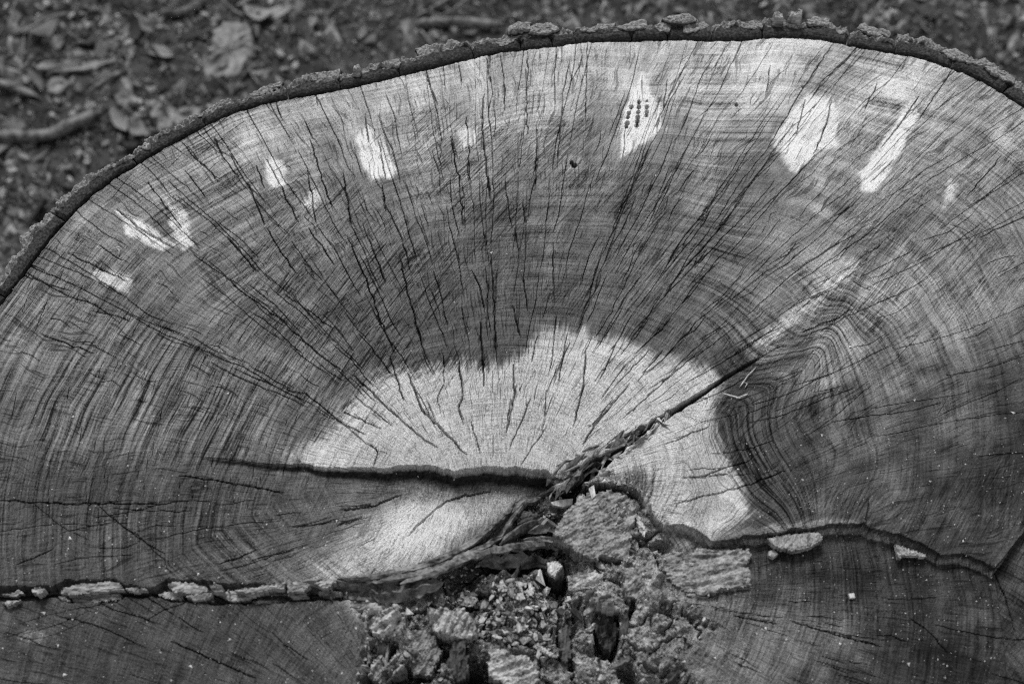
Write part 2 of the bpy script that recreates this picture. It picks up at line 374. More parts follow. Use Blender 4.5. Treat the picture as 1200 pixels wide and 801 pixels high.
def blend(poly, tone, soft, amt=1.0, ragged=3.0):
    global T
    p = np.asarray(poly, float)
    m = (U > p[:, 0].min() - 40) & (U < p[:, 0].max() + 40) & (V > p[:, 1].min() - 40) & (V < p[:, 1].max() + 40)
    if not m.any(): return
    if len(p) < 14: tone = tone + 6
    s = sdist(U[m], V[m], p) + ragged * fbm(ray[m] / 5, ring[m] / 22, 3) + 0.6 * ragged * fbm(U[m] / 16, V[m] / 16, 2)
    k = amt * sstep(-soft, soft, s); T[m] = T[m] * (1 - k) + tone * k
up = below < 2
PALE = [(330, 548), (352, 528), (380, 506), (400, 482), (418, 458), (440, 438), (470, 432), (490, 433), (520, 429), (560, 426), (600, 420), (615, 406), (625, 390), (645, 384), (680, 388),
        (720, 397), (750, 408), (780, 418), (812, 425), (842, 440), (850, 455), (838, 475), (836, 500), (848, 525), (860, 550), (874, 580), (882, 598), (860, 612), (830, 640), (780, 622), (757, 600), (740, 560), (640, 570), (400, 560)]
T = T * (1 + 0.12 * core)
T0 = T.copy(); blend(PALE, 186, 9, 0.97, 8.0)
T = np.where(up, T, T0)
T0 = T.copy()
blend([(365, 670), (400, 640), (430, 610), (460, 588), (500, 575), (620, 572), (600, 600), (546, 640), (500, 662), (440, 680), (360, 684)], 186, 26, 0.9, 7)
blend([(440, 640), (470, 590), (520, 588), (540, 610), (510, 645)], 236, 22, 0.9, 5)
blend([(330, 610), (430, 592), (560, 580), (400, 575)], 110, 14, 0.5, 5)
T = np.where(up, T0, T)
for poly, t, s, a in [
    ([(313, 182), (333, 187), (334, 217), (317, 219), (310, 197)], 214, 3, .95), ([(370, 215), (376, 232), (366, 250), (354, 240)], 200, 4, .8),
    ([(432, 148), (445, 160), (462, 197), (460, 207), (437, 209), (420, 187), (417, 163)], 222, 3.5, 1), ([(537, 152), (558, 154), (558, 172), (539, 174)], 206, 5, .95),
    ([(753, 88), (767, 113), (778, 133), (777, 150), (757, 167), (740, 177), (728, 184), (727, 153), (733, 130), (740, 107)], 222, 3, 1),
    ([(947, 110), (973, 120), (981, 133), (980, 170), (960, 180), (933, 200), (923, 193), (908, 173), (908, 160), (927, 133)], 218, 4, 1),
    ([(1070, 117), (1075, 133), (1057, 180), (1027, 223), (1010, 222), (1008, 203), (1033, 167), (1057, 127)], 224, 2.6, 1),
    ([(1113, 212), (1121, 216), (1117, 235), (1104, 246), (1103, 232)], 204, 4, .8),
    ([(137, 248), (165, 258), (204, 288), (190, 294), (148, 274)], 208, 3, 1), ([(197, 238), (214, 246), (229, 288), (215, 292), (199, 268)], 198, 3.5, .95),
    ([(103, 315), (150, 318), (157, 333), (150, 343), (112, 330)], 182, 3, .9), ([(18, 742), (45, 738), (55, 745), (40, 755), (22, 752)], 118, 4, .7),
    ([(945, 320), (985, 295), (1000, 310), (950, 345)], 168, 9, .6), ([(880, 400), (940, 352), (1000, 300), (1010, 310), (900, 408)], 180, 5, .85),
    ([(1040, 330), (1120, 300), (1150, 320), (1060, 370)], 140, 14, .5), ([(800, 618), (835, 633), (960, 614), (1015, 612), (970, 606), (840, 622)], 148, 4, .6),
    ([(405, 700), (445, 705), (480, 722), (500, 760), (478, 775), (455, 735), (420, 722)], 196, 7, .8), ([(684, 694), (704, 689), (728, 712), (700, 716)], 200, 4, .9),
    ([(735, 645), (780, 660), (765, 690), (742, 690)], 172, 8, .6), ([(840, 720), (1000, 720), (1010, 770), (850, 790)], 128, 24, .5)]:
    blend(poly, t - 2 * (t > 205), s * 1.2, a, 2.6)
blend([(765, 545), (830, 520), (870, 580), (870, 606), (800, 615), (770, 590)], 160, 16, .6, 5)
# dark stain just inside the pale wood and in the soft spot beside the hollow
blend([(735, 552), (757, 546), (764, 570), (760, 584), (738, 580), (728, 566)], 92, 6, .8)
blend([(842, 452), (866, 436), (930, 440), (935, 500), (930, 580), (884, 600), (866, 560), (850, 520), (841, 480)], 66, 9, .6, 5)
blend([(590, 404), (480, 424), (420, 440), (390, 480), (340, 520), (300, 470), (440, 400), (520, 370), (640, 330), (700, 320), (640, 380)], 82, 26, .5, 8)
blend([(780, 410), (830, 425), (850, 400), (900, 330), (870, 330), (800, 380)], 78, 14, .55, 5)

# --- cracks: real grooves
DEP = np.zeros(X.shape, np.float32); WX = np.zeros(X.shape, np.float32); WY = np.zeros(X.shape, np.float32); WB = np.full(X.shape, 1e3, np.float32)
def surf(u, v):
    """pixel -> point on the relief"""
    z = 0.0
    for _ in range(4):
        x, y = P(u, v, H + z)
        i = min(max(int(np.searchsorted(ys, y)), 0), NY - 1); j = min(max(int(np.searchsorted(xs, x)), 0), NX - 1)
        z = 0.5 * z + 0.5 * float(Z[i, j]) if _ else float(Z[i, j])
    return float(x), float(y), H + z
def zat(x, y):
    i = min(max(int(np.searchsorted(ys, y)), 0), NY - 1); j = min(max(int(np.searchsorted(xs, x)), 0), NX - 1)
    return H + float(Z[i, j])
def groove(pts_w, hw, dep):
    """pts_w world xy; hw half width(s), dep depth(s) in metres"""
    n = len(pts_w)
    for k in range(n - 1):
        (x0, y0), (x1, y1) = pts_w[k], pts_w[k + 1]
        w0, w1 = hw[k], hw[k + 1]; d0, d1 = dep[k], dep[k + 1]; w = max(w0, w1)
        w_ = max(w, 0.0022); j0, j1 = np.searchsorted(xs, [min(x0, x1) - w_, max(x0, x1) + w_]); i0, i1 = np.searchsorted(ys, [min(y0, y1) - w_, max(y0, y1) + w_])
        if j1 <= j0 or i1 <= i0: continue
        gx = X[i0:i1, j0:j1]; gy = Y[i0:i1, j0:j1]; ex, ey = x1 - x0, y1 - y0; L = ex * ex + ey * ey + 1e-12
        t = np.clip(((gx - x0) * ex + (gy - y0) * ey) / L, 0, 1)
        d = np.hypot(gx - x0 - t * ex, gy - y0 - t * ey)
        v = (d0 + (d1 - d0) * t) * np.clip(1.15 - d / (w0 + (w1 - w0) * t), 0, 1)
        DEP[i0:i1, j0:j1] = np.maximum(DEP[i0:i1, j0:j1], v)
        qx = gx - x0 - t * ex; qy = gy - y0 - t * ey; c = d < WB[i0:i1, j0:j1]      # draw the neighbouring vertices in so that the crack stays narrow
        kk = -0.86 * np.exp(-(d / 0.00105) ** 2)
        WX[i0:i1, j0:j1] = np.where(c, qx * kk, WX[i0:i1, j0:j1]); WY[i0:i1, j0:j1] = np.where(c, qy * kk, WY[i0:i1, j0:j1])
        WB[i0:i1, j0:j1] = np.minimum(WB[i0:i1, j0:j1], d)
def crack(pts, w=1.0, d=1.0, jit=1.1, step=7.0):
    step *= 0.8; jit *= 0.5
    p = resample(np.array(pts, float), step, False) if len(pts) > 1 else pts
    if len(p) < 2: return
    n = len(p); t = np.linspace(0, 1, n)
    e = np.minimum(1, np.minimum(t, 1 - t) * 6 + 0.25)
    q = p + rng.normal(0, jit, p.shape) * (np.minimum(t, 1 - t) > 0)[:, None]
    W = [surf(a, b)[:2] for a, b in q]
    groove(W, 0.00068 * w * (0.8 + 0.2 * e), 0.0075 * d * e * rng.uniform(0.5, 1.1, n))
CRK = [
 [(688, 48), (687, 95), (687, 143)], [(652, 53), (650, 90), (650, 127)], [(618, 60), (619, 83), (617, 100), (618, 157)], [(587, 65), (592, 100), (591, 130)], [(570, 68), (575, 97)],
 [(500, 82), (506, 105), (513, 123)], [(537, 72), (541, 100)], [(568, 110), (565, 143), (570, 200), (575, 233)], [(528, 160), (538, 213), (543, 267)], [(547, 137), (551, 210)], [(630, 163), (627, 220)],
 [(657, 150), (654, 187)], [(592, 213), (600, 267)], [(613, 233), (615, 267)], [(428, 133), (432, 167)], [(443, 160), (452, 210)], [(402, 203), (412, 263)], [(448, 217), (452, 247)], [(753, 88), (753, 117)],
 [(733, 150), (730, 187)], [(782, 93), (777, 130)], [(773, 133), (770, 157)], [(407, 277), (430, 330), (443, 367), (463, 414)], [(432, 280), (452, 330)], [(468, 297), (478, 344), (490, 384), (500, 427)],
 [(553, 317), (565, 344), (568, 367)], [(563, 377), (567, 452)], [(575, 284), (582, 424)], [(603, 267), (608, 300)], [(613, 324), (618, 364)], [(648, 284), (650, 357)], [(600, 357), (610, 394)],
 [(537, 420), (543, 464), (537, 477), (543, 497)], [(520, 417), (520, 450), (512, 467), (515, 477)], [(457, 417), (473, 469)], [(478, 437), (495, 480), (547, 532)], [(415, 439), (443, 467), (487, 507), (513, 524)],
 [(400, 482), (447, 502)], [(602, 427), (603, 467), (593, 507)], [(652, 370), (647, 420)], [(630, 394), (623, 424)], [(552, 494), (563, 532)], [(578, 510), (578, 534)], [(622, 467), (597, 527)],
 [(687, 407), (683, 454), (672, 500)], [(640, 457), (638, 490)], [(723, 400), (703, 444)], [(760, 410), (720, 454)], [(777, 410), (753, 437)], [(797, 430), (767, 457), (730, 490)], [(737, 450), (700, 494), (683, 520)],
 [(665, 390), (655, 447)], [(977, 50), (943, 100), (900, 173)], [(1117, 80), (1077, 140)], [(975, 118), (968, 150), (953, 180)], [(943, 120), (933, 160)], [(1077, 113), (1033, 173)], [(1047, 187), (1020, 213)],
 [(1028, 97), (1013, 130)], [(870, 47), (860, 73)], [(903, 77), (897, 110)], [(1173, 183), (1133, 230)], [(213, 167), (230, 187), (243, 197), (257, 213)], [(217, 200), (240, 230)], [(250, 160), (263, 187), (280, 207)],
 [(290, 213), (310, 263)], [(137, 245), (163, 267)], [(173, 213), (213, 267)], [(300, 193), (310, 220)], [(313, 187), (330, 220), (350, 260)], [(363, 163), (377, 207), (390, 247)], [(323, 118), (330, 138)],
 [(360, 200), (370, 260)], [(358, 143), (367, 163)], [(163, 267), (203, 290)], [(117, 287), (143, 305)], [(80, 297), (150, 330)], [(313, 267), (320, 280), (347, 320)], [(362, 267), (392, 310)], [(267, 277), (300, 317)],
 [(273, 334), (320, 367), (377, 417)], [(333, 344), (390, 384)], [(50, 392), (110, 414)], [(10, 300), (40, 312)], [(0, 586), (90, 590), (187, 590)], [(210, 557), (270, 565), (333, 577)], [(400, 596), (418, 596), (440, 591), (470, 580)],
 [(395, 616), (424, 605)], [(574, 576), (547, 579), (524, 586), (500, 605), (479, 627)], [(20, 661), (63, 642)], [(257, 661), (300, 644)], [(200, 751), (300, 794)], [(927, 727), (973, 741), (1033, 757)], [(860, 721), (910, 731)],
 [(1067, 724), (1090, 740), (1110, 764)], [(1018, 584), (1015, 616)], [(1160, 660), (1177, 697), (1190, 740)], [(820, 560), (850, 548), (878, 540)], [(790, 590), (870, 570), (920, 552)], [(780, 520), (830, 500)], [(640, 500), (610, 545)],
 [(940, 390), (960, 380), (985, 372)], [(1000, 330), (1020, 340)], [(330, 455), (360, 462), (430, 520)], [(428, 519), (444, 526), (438, 545)]]
THICK = {(687, 407), (737, 450), (563, 377), (415, 439), (478, 437), (400, 596), (975, 118), (163, 267), (574, 576), (568, 110), (537, 420), (602, 427), (137, 245)}
for c in CRK:
    b = c[0] in THICK
    crack(c, 1.4 if b else 1.05, 1.5 if b else 1.0, 1.2)
# the many unnamed radial checks, running along the rays
def ray_crack(cu, cv, c, m0, m1, a, w, d, jit):
    n = max(3, int((m1 - m0) * 26)); m = np.linspace(m0, m1, n)
    a = a + 0.006 * np.sin(np.linspace(0, 5, n) + rng.uniform(0, 6)) + np.cumsum(rng.normal(0, 0.0014, n))
    z = c * np.cosh(m + 1j * a); u = cu + z.real; v = cv - z.imag
    ok = (u > -30) & (u < 1230) & (v > 30) & (v < 820)
    if ok.sum() < 2: return
    pts = np.stack([u, v], 1)[ok]
    bl = pts[:, 1] - np.interp(pts[:, 0], BND[:, 0], BND[:, 1])
    if (bl > -4).any() and (bl < 0).any(): pts = pts[bl < -4]
    if len(pts) < 2: return
    crack(pts, w, d, jit, 9.0)
for k in range(44):      # long hairlines from the heartwood towards the rim, broken here and there
    a = rng.uniform(0.5, 2.75); mm = rng.uniform(1.2, 1.9)
    while mm < 2.75:
        ln = rng.uniform(0.12, 0.45); ray_crack(585, 572, 95, mm, mm + ln, a + rng.normal(0, .004), 0.85, rng.uniform(.25, .7), 0.7); mm += ln + rng.uniform(.01, .08)
for k in range(220):     # short fine dashes over the upper face
    a = rng.uniform(0.3, 2.9); mm = rng.uniform(1.9, 2.72); ray_crack(585, 572, 95, mm, mm + rng.uniform(0.03, 0.11), a, 0.72, rng.uniform(.15, .6), 0.6)
for k in range(120):
    a = rng.uniform(0.45, 2.8); mm = rng.uniform(0.7, 2.75); ln = rng.uniform(0.05, 0.32) * (1.5 if rng.random() < .2 else 1)
    s = rng.choice([0.85, 0.95, 1.1]); ray_crack(585, 572, 95, mm, mm + ln, a, s, rng.uniform(0.15, 0.75), 0.9)
for k in range(75):     # the right half is combed by finer, closer checks
    a = rng.uniform(0.05, 1.25); mm = rng.uniform(1.4, 2.7); ray_crack(585, 572, 95, mm, mm + rng.uniform(0.08, 0.4), a, 0.75, rng.uniform(0.15, 0.6), 0.7)
for k in range(14):
    a = rng.uniform(0.05, 0.75); mm = rng.uniform(1.0, 2.9); ray_crack(740, 660, 70, mm, mm + rng.uniform(0.08, 0.35), a, 0.75, rng.uniform(0.15, 0.6), 0.7)
for k in range(32):      # lower left lobe
    a = -rng.uniform(2.75, 3.12); mm = rng.uniform(1.2, 2.7); ray_crack(600, 572, 60, mm + .3, mm + .3 + rng.uniform(0.1, 0.3), a, 0.8, rng.uniform(0.15, 0.6), 0.8)
for k in range(34):      # lower right lobe
    a = -rng.uniform(0.0, 0.5); mm = rng.uniform(1.6, 3.2); ray_crack(700, 690, 40, mm, mm + rng.uniform(0.1, 0.3), a, 0.8, rng.uniform(0.15, 0.6), 0.8)
for k in range(26):
    a = rng.uniform(2.4, 3.05); mm = rng.uniform(1.6, 2.9); ray_crack(500, 875, 60, mm, mm + rng.uniform(0.1, 0.3), a, 0.8, rng.uniform(0.15, 0.6), 0.8)
# short checks across, along the rings (a crazed net at the left)
for k in range(230):
    m = rng.uniform(1.5, 2.62); a = rng.uniform(2.0, 3.2); n = 5; aa = np.linspace(a, a + rng.uniform(0.02, 0.07), n); z = 95 * np.cosh(m + 1j * aa)
    crack(np.stack([585 + z.real, 572 - z.imag], 1), 0.75, rng.uniform(.12, .5), 0.8, 7)
# saw scars
for k in range(22):
    u = rng.uniform(60, 1150); v = rng.uniform(110, 520); L = rng.uniform(14, 60); a = R(float(np.interp(v, [0, 100, 330, 540], [36, 40, 52, 62])))
    crack([(u, v), (u + L * math.cos(a), v - L * math.sin(a))], 0.7, rng.uniform(.08, .25), 0.4, 9)
Z = Z - DEP * (1 - 0.8 * core)
# wide diagonal crack at the right of the hollow
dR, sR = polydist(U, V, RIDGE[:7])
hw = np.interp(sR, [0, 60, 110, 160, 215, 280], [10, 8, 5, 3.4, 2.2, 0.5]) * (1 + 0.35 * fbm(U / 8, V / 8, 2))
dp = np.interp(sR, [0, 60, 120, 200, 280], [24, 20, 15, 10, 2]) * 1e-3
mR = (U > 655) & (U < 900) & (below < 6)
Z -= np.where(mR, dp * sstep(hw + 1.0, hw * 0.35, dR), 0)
# raised splintery ridge continuing the crack
Z += np.where(below < 0, 0.0022 * np.exp(-(rd / 8) ** 2) * sstep(250, 330, rs) * (0.6 + 0.9 * fbm(U / 4, V / 4, 3)), 0)
# bore holes in the pale patch
for (hu, hv, rr) in [(740, 125, 2.2), (737, 132, 2.0), (736, 137, 2.0), (735, 144, 2.6), (734, 148, 2.2), (749, 119, 2.2), (749, 125, 2.4), (748, 131, 2.1), (747.5, 137, 2.6), (747, 142, 2.6), (746, 147, 2.2),
                     (758, 118, 1.3), (758, 125, 2.3), (758, 131, 2.1), (757.5, 135, 1.9), (673, 194, 3.0), (670, 191, 2.2), (863, 123, 1.8)]:
    Z -= 0.022 * sstep(rr + 0.25, rr - 0.75, np.hypot(U0 - hu, (V0 - hv)))
# rounding at the rim
Z -= 0.007 * sstep(2.6, 0.2, rim_sd + 0.8 * fbm(U0 / 6, V0 / 6, 2))
U, V = proj(X, Y, H + Z)

# --- per vertex texture strengths
cring = np.exp(-((cr - 122) / 34) ** 2) * gc
aring = 0.55 + 0.8 * cring + 0.75 * np.exp(-(((U - 150) / 150) ** 2 + ((V - 500) / 90) ** 2)) + 0.45 * np.exp(-(((U - 900) / 120) ** 2 + ((V - 420) / 160) ** 2)) + 0.25 * (U < 300)
aring = aring * (0.75 + 0.5 * fbm(U / 70, V / 70 + 9, 2)); aring = aring * (1 - 0.35 * np.exp(-(((U - 620) / 260) ** 2 + ((V - 170) / 120) ** 2))); aring = np.where(lowR, 0.6, aring); aring = np.where(low2, 0.35, aring) * (1 - 0.8 * rough)
fresh = sstep(150, 190, T); aring = aring * (1 - 0.5 * fresh)
asaw = (0.5 + 0.35 * np.exp(-(((U - 480) / 260) ** 2 + ((V - 330) / 200) ** 2))) * (1 - 0.55 * fresh) * (1 - rough)
asaw = asaw * (0.25 + 1.1 * sstep(-0.35, 0.5, fbm(U / 85 + 4, V / 85, 3))); lowm = sstep(0, 3, below) * sstep(150, 260, U) + sstep(0, 60, below) * (1 - sstep(150, 260, U)); asaw = asaw * (1 - lowm) + 0.3 * (1 - rough) * lowm
reg = np.where(lowR, 3.0, np.where(low2, 7.0, 0.0))
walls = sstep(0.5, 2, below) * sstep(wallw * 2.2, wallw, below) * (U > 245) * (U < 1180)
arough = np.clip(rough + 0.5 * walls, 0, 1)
inC = np.where(mR, sstep(hw + 0.5, hw * 0.5, dR), 0); T = T * (1 - inC) + 56 * inC       # darker tone across the width of the diagonal crack
T = T * (1 - walls) + walls * (np.interp(U, [0, 700, 800, 1200], [54, 54, 150, 150]) + 10 * n_hi)  # split wall darkened for shade and stain, ledge wall paled as a lit lip
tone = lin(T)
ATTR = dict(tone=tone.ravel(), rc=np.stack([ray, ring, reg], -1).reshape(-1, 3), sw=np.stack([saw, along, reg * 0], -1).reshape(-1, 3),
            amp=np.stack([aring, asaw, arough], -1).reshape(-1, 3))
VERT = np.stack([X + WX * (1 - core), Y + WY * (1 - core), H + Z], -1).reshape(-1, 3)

# --- split the relief into the sections of wood it is made of
stump = bpy.data.objects.new('tree_stump', None); col.objects.link(stump)
tag(stump, 'wide weathered tree stump with radial cracks, pale heartwood patch and rotten hollow', 'tree stump')
ii, jj = np.meshgrid(np.arange(NY - 1), np.arange(NX - 1), indexing='ij')
a = (ii * NX + jj).ravel(); quads = np.stack([a, a + 1, a + NX + 1, a + NX], 1)
inside = (rim_sd > -1.2)
fin = inside[:-1, :-1] & inside[1:, :-1] & inside[:-1, 1:] & inside[1:, 1:]
section = np.zeros(X.shape, np.int32)
section[(below > 0)] = 1
section[low2] = 2
section[lowR] = 3
section[(core > 0.5)] = 4
sec = section[:-1, :-1].ravel(); fin = fin.ravel()
names = {0: ('sawn_face', 'large upper sawn face with fan of cracks'), 1: ('sawn_face', 'dark lower sawn face below the long split'), 2: ('sawn_face', 'dark sawn face below the bark seam'),
         3: ('sawn_face', 'dark sawn lobe below the curved ledge'), 4: ('rotten_hollow', 'crumbling rotten hollow at the centre')}
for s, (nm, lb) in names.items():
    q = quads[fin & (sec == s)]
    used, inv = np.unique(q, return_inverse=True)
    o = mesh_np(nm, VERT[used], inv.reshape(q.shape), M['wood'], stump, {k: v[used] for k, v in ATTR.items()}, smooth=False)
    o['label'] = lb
#PART2

# ------------------------------------------------------------------ small-mesh builders
def pyd(name, verts, faces, mat, parent=None, smooth=True, attrs=None):
    me = bpy.data.meshes.new(name); me.from_pydata([tuple(map(float, v)) for v in verts], [], faces); me.update()
    if smooth: me.polygons.foreach_set('use_smooth', [True] * len(me.polygons))
    for n, a in (attrs or {}).items():
        at = me.attributes.new(n, 'FLOAT', 'POINT'); at.data.foreach_set('value', np.asarray(a, np.float32))
    me.materials.append(mat)
    o = bpy.data.objects.new(name, me); col.objects.link(o)
    if parent: o.parent = parent
    return o
def slab_geo(poly, thick, rings=3, step=None, jit=0.0, dome=0.0, zn=0.0, taper=0.9, seed=0):
    """irregular slab: outline (local xy), top rings, bottom ring; origin at z=0 bottom"""
    r = random.Random(seed); p = np.asarray(poly, float)
    if step: p = resample(p, step, True, 0)
    n = len(p); c = p.mean(0)
    p = p + np.array([[r.gauss(0, jit), r.gauss(0, jit)] for _ in range(n)])
    vs_ = [(x, y, 0.0) for x, y in c + (p - c) * 1.0]
    lv = [1.0] + [1 - (k + 1) / (rings + 0.4) for k in range(rings)]
    for k, f in enumerate(lv):
        f2 = f * (taper if k == 0 else 1) if k == 0 else f * taper
        for x, y in c + (p - c) * f2 * (np.array([[1 + (r.gauss(0, .10) if k else 0)] for _ in range(n)])):
            nz = float(fbm(np.array(x * 120 + seed), np.array(y * 60), 3)); nz = 0.45 * nz + 0.55 * (math.floor(nz * 4 + 0.5) / 4) + 0.35 * float(noise(np.array(x * 700 + seed), np.array(y * 300)))
            z = thick * (0.9 if k == 0 else 1.0) + dome * (1 - f * f) + zn * nz
            vs_.append((x, y, max(z, thick * 0.3)))
    vs_.append((c[0], c[1], thick + dome + zn * float(fbm(np.array(c[0] * 90 + seed), np.array(c[1] * 90), 3)))); top = len(vs_) - 1
    fs = [tuple(reversed(range(n)))]
    for k in range(rings + 1):
        a, b = k * n, (k + 1) * n
        for i in range(n):
            j = (i + 1) % n; fs.append((a + i, a + j, b + j, b + i))
    b = (rings + 1) * n
    for i in range(n): fs.append((b + i, b + (i + 1) % n, top))
    return np.array(vs_), fs
def ccw(p):
    p = np.asarray(p, float)
    A = np.sum(p[:, 0] * np.roll(p[:, 1], -1) - np.roll(p[:, 0], -1) * p[:, 1])
    return p if A > 0 else p[::-1]
def rotm(rx, ry, rz):
    cx, sx, cy, sy, cz, sz = math.cos(rx), math.sin(rx), math.cos(ry), math.sin(ry), math.cos(rz), math.sin(rz)
    return np.array([[cz, -sz, 0], [sz, cz, 0], [0, 0, 1]]) @ np.array([[cy, 0, sy], [0, 1, 0], [-sy, 0, cy]]) @ np.array([[1, 0, 0], [0, cx, -sx], [0, sx, cx]])
def px_slab(name, poly_px, zbase, thick, mat, parent=None, tilt=(0, 0), **kw):
    """slab whose top outline matches a pixel outline at level zbase+thick"""
    x, y = P([a for a, b in poly_px], [b for a, b in poly_px], zbase + thick)
    w = ccw(np.stack([x, y], 1)); c = w.mean(0)
    v, f = slab_geo(w - c, thick, **kw)
    v = v @ rotm(tilt[0], tilt[1], 0).T
    if parent is not None:
        return pyd(name, v + np.array([c[0], c[1], zbase]), f, mat, parent, smooth=False)
    o = pyd(name, v, f, mat, smooth=False); o.location = (c[0], c[1], zbase); return o
def px_torn(name, poly_px, zbase, thick, mat, parent, cell=.0014, zn=.003, fib=0.0, tilt=(0, 0), seed=0, rag=.0020):
    """torn piece of wood: ragged outline, fibrous stepped top, broken sides"""
    x, y = P([a for a, b in poly_px], [b for a, b in poly_px], zbase + thick); w = np.stack([x, y], 1); c = w.mean(0); w = w - c
    gx_ = np.arange(w[:, 0].min() - .004, w[:, 0].max() + .004, cell); gy_ = np.arange(w[:, 1].min() - .004, w[:, 1].max() + .004, cell)
    A, B = np.meshgrid(gx_, gy_); r = np.random.default_rng(seed); o_ = seed * 1.37
    sd_ = sdist(A, B, w) + rag * fbm(A * 260 + o_, B * 260, 3)
    al = A * math.cos(fib) + B * math.sin(fib); ac = -A * math.sin(fib) + B * math.cos(fib)
    n1 = fbm(al * 45 + o_, ac * 210, 3); n2 = fbm(al * 160, ac * 900 + o_, 2); n3 = fbm(A * 420 + o_, B * 420, 2)
    zz = thick + zn * (0.7 * n1 + 0.8 * (np.floor(n1 * 3 + .5) / 3)) + .0007 * n2 + .0005 * n3 + tilt[0] * B - tilt[1] * A - np.where(sd_ < .002, .0012 * r.random(A.shape), 0)
    A = A + r.normal(0, cell * .18, A.shape); B = B + r.normal(0, cell * .18, B.shape)
    ins = sd_ > 0; nx_ = len(gx_); vs_ = np.stack([A, B, np.maximum(zz, .001)], -1).reshape(-1, 3)
    f = ins[:-1, :-1] & ins[1:, :-1] & ins[:-1, 1:] & ins[1:, 1:]; i_, j_ = np.nonzero(f)
    a0 = i_ * nx_ + j_; Q = np.stack([a0, a0 + 1, a0 + nx_ + 1, a0 + nx_], 1)
    cnt = {}
    for q in Q:
        for e0, e1 in zip(q, np.roll(q, -1)): cnt[(int(e0), int(e1))] = 1
    used = np.unique(Q); mp = {int(k): n for n, k in enumerate(used)}; V2 = [vs_[k] for k in used]; F2 = [tuple(mp[int(k)] for k in q) for q in Q]
    low = {}
    def lo(k, lev):
        if (k, lev) not in low:
            p_ = vs_[k].copy(); p_[:2] *= (1.0 + r.normal(0, .02)) if lev else (1.0 + r.normal(0, .012)); p_[2] = p_[2] * r.uniform(.4, .7) if not lev else 0.0
            low[(k, lev)] = len(V2); V2.append(p_)
        return low[(k, lev)]
    for (e0, e1) in cnt:
        if (e1, e0) not in cnt:
            F2.append((mp[e1], mp[e0], lo(e0, 0), lo(e1, 0))); F2.append((lo(e1, 0), lo(e0, 0), lo(e0, 1), lo(e1, 1)))
    V2 = np.array(V2)
    if parent is not None: return pyd(name, V2 + np.array([c[0], c[1], zbase]), F2, mat, parent, smooth=False)
    o = pyd(name, V2, F2, mat, smooth=False); o.location = (c[0], c[1], zbase); return o
def strip_geo(path, rw, rh, n=8, rough=0.25, seed=0, ends=0.25):
    """rough elongated splinter along a 3D path; rw/rh half width and height"""
    p = np.asarray(path, float); m = len(p); r = np.random.default_rng(seed)
    t = np.gradient(p, axis=0); t /= np.linalg.norm(t, axis=1)[:, None] + 1e-9
    side = np.cross(t, [0, 0, 1.0]); side /= np.linalg.norm(side, axis=1)[:, None] + 1e-9
    upv = np.cross(side, t)
    s = np.linspace(0, 1, m); e = np.clip(np.minimum(s, 1 - s) / ends, 0, 1) ** 0.6 * 0.92 + 0.08
    ridge = r.normal(0, rough, n); out = []
    for k in range(m):
        for q in range(n):
            a = 2 * math.pi * q / n; g = (1 + ridge[q] + r.normal(0, rough * 0.55)) * e[k]
            out.append(p[k] + side[k] * math.cos(a) * rw * g + upv[k] * math.sin(a) * rh * g)
    fs = [tuple(range(n))[::-1]]
    for k in range(m - 1):
        for q in range(n):
            fs.append((k * n + q, k * n + (q + 1) % n, (k + 1) * n + (q + 1) % n, (k + 1) * n + q))
    fs.append(tuple((m - 1) * n + q for q in range(n)))
    return np.array(out), [f[::-1] for f in fs]
def px_strip(name, pts, rpx, hpx, mat, lift=0.0, step=6, n=8, rough=0.25, seed=0, parent=None, zfix=None):
    q = resample(np.array(pts, float), step, False)
    w = []
    for a_, b_ in q:
        if zfix is not None: x, y = P(a_, b_, zfix); w.append((float(x), float(y), zfix + lift))
        else:
            x, y, z = surf(a_, b_); w.append((x, y, z + lift))
    w = np.array(w)
    if zfix is None:
        for _ in range(3): w[1:-1, 2] = (w[:-2, 2] + 2 * w[1:-1, 2] + w[2:, 2]) / 4
    v, f = strip_geo(w, rpx * 0.00078, hpx * 0.00078, n, rough, seed)
    return pyd(name, v, f, mat, parent, smooth=False)

# ------------------------------------------------------------------ bark round the rim, plate by plate
JOINT = [(-88, 550), (-50, 445), (7, 345), (78, 257), (160, 190), (242, 146), (337, 114), (400, 103), (468, 87), (557, 66), (613, 57), (648, 53), (677, 48), (742, 45), (784, 45),
         (833, 46), (895, 43), (993, 51), (1050, 61), (1115, 78), (1175, 108), (1250, 167), (1320, 255), (1368, 360), (1395, 500), (1380, 640), (1300, 815), (1150, 910), (950, 965), (750, 990), (520, 998),
         (300, 988), (80, 937), (-40, 860), (-98, 720)]
TH = [(-400, 22), (0, 23), (67, 23), (130, 20), (213, 18), (290, 17), (333, 18), (400, 20), (470, 19), (560, 20), (600, 23), (650, 23), (680, 20), (760, 21), (800, 22), (870, 21), (940, 22), (990, 20), (1020, 23), (1090, 20), (1120, 23), (1160, 25), (1200, 25), (1500, 24)]
NR = len(RIM)
jidx = sorted(int(np.argmin(np.hypot(RIM_PX[:, 0] - a_, RIM_PX[:, 1] - b_))) for a_, b_ in JOINT)
ds = 0.004
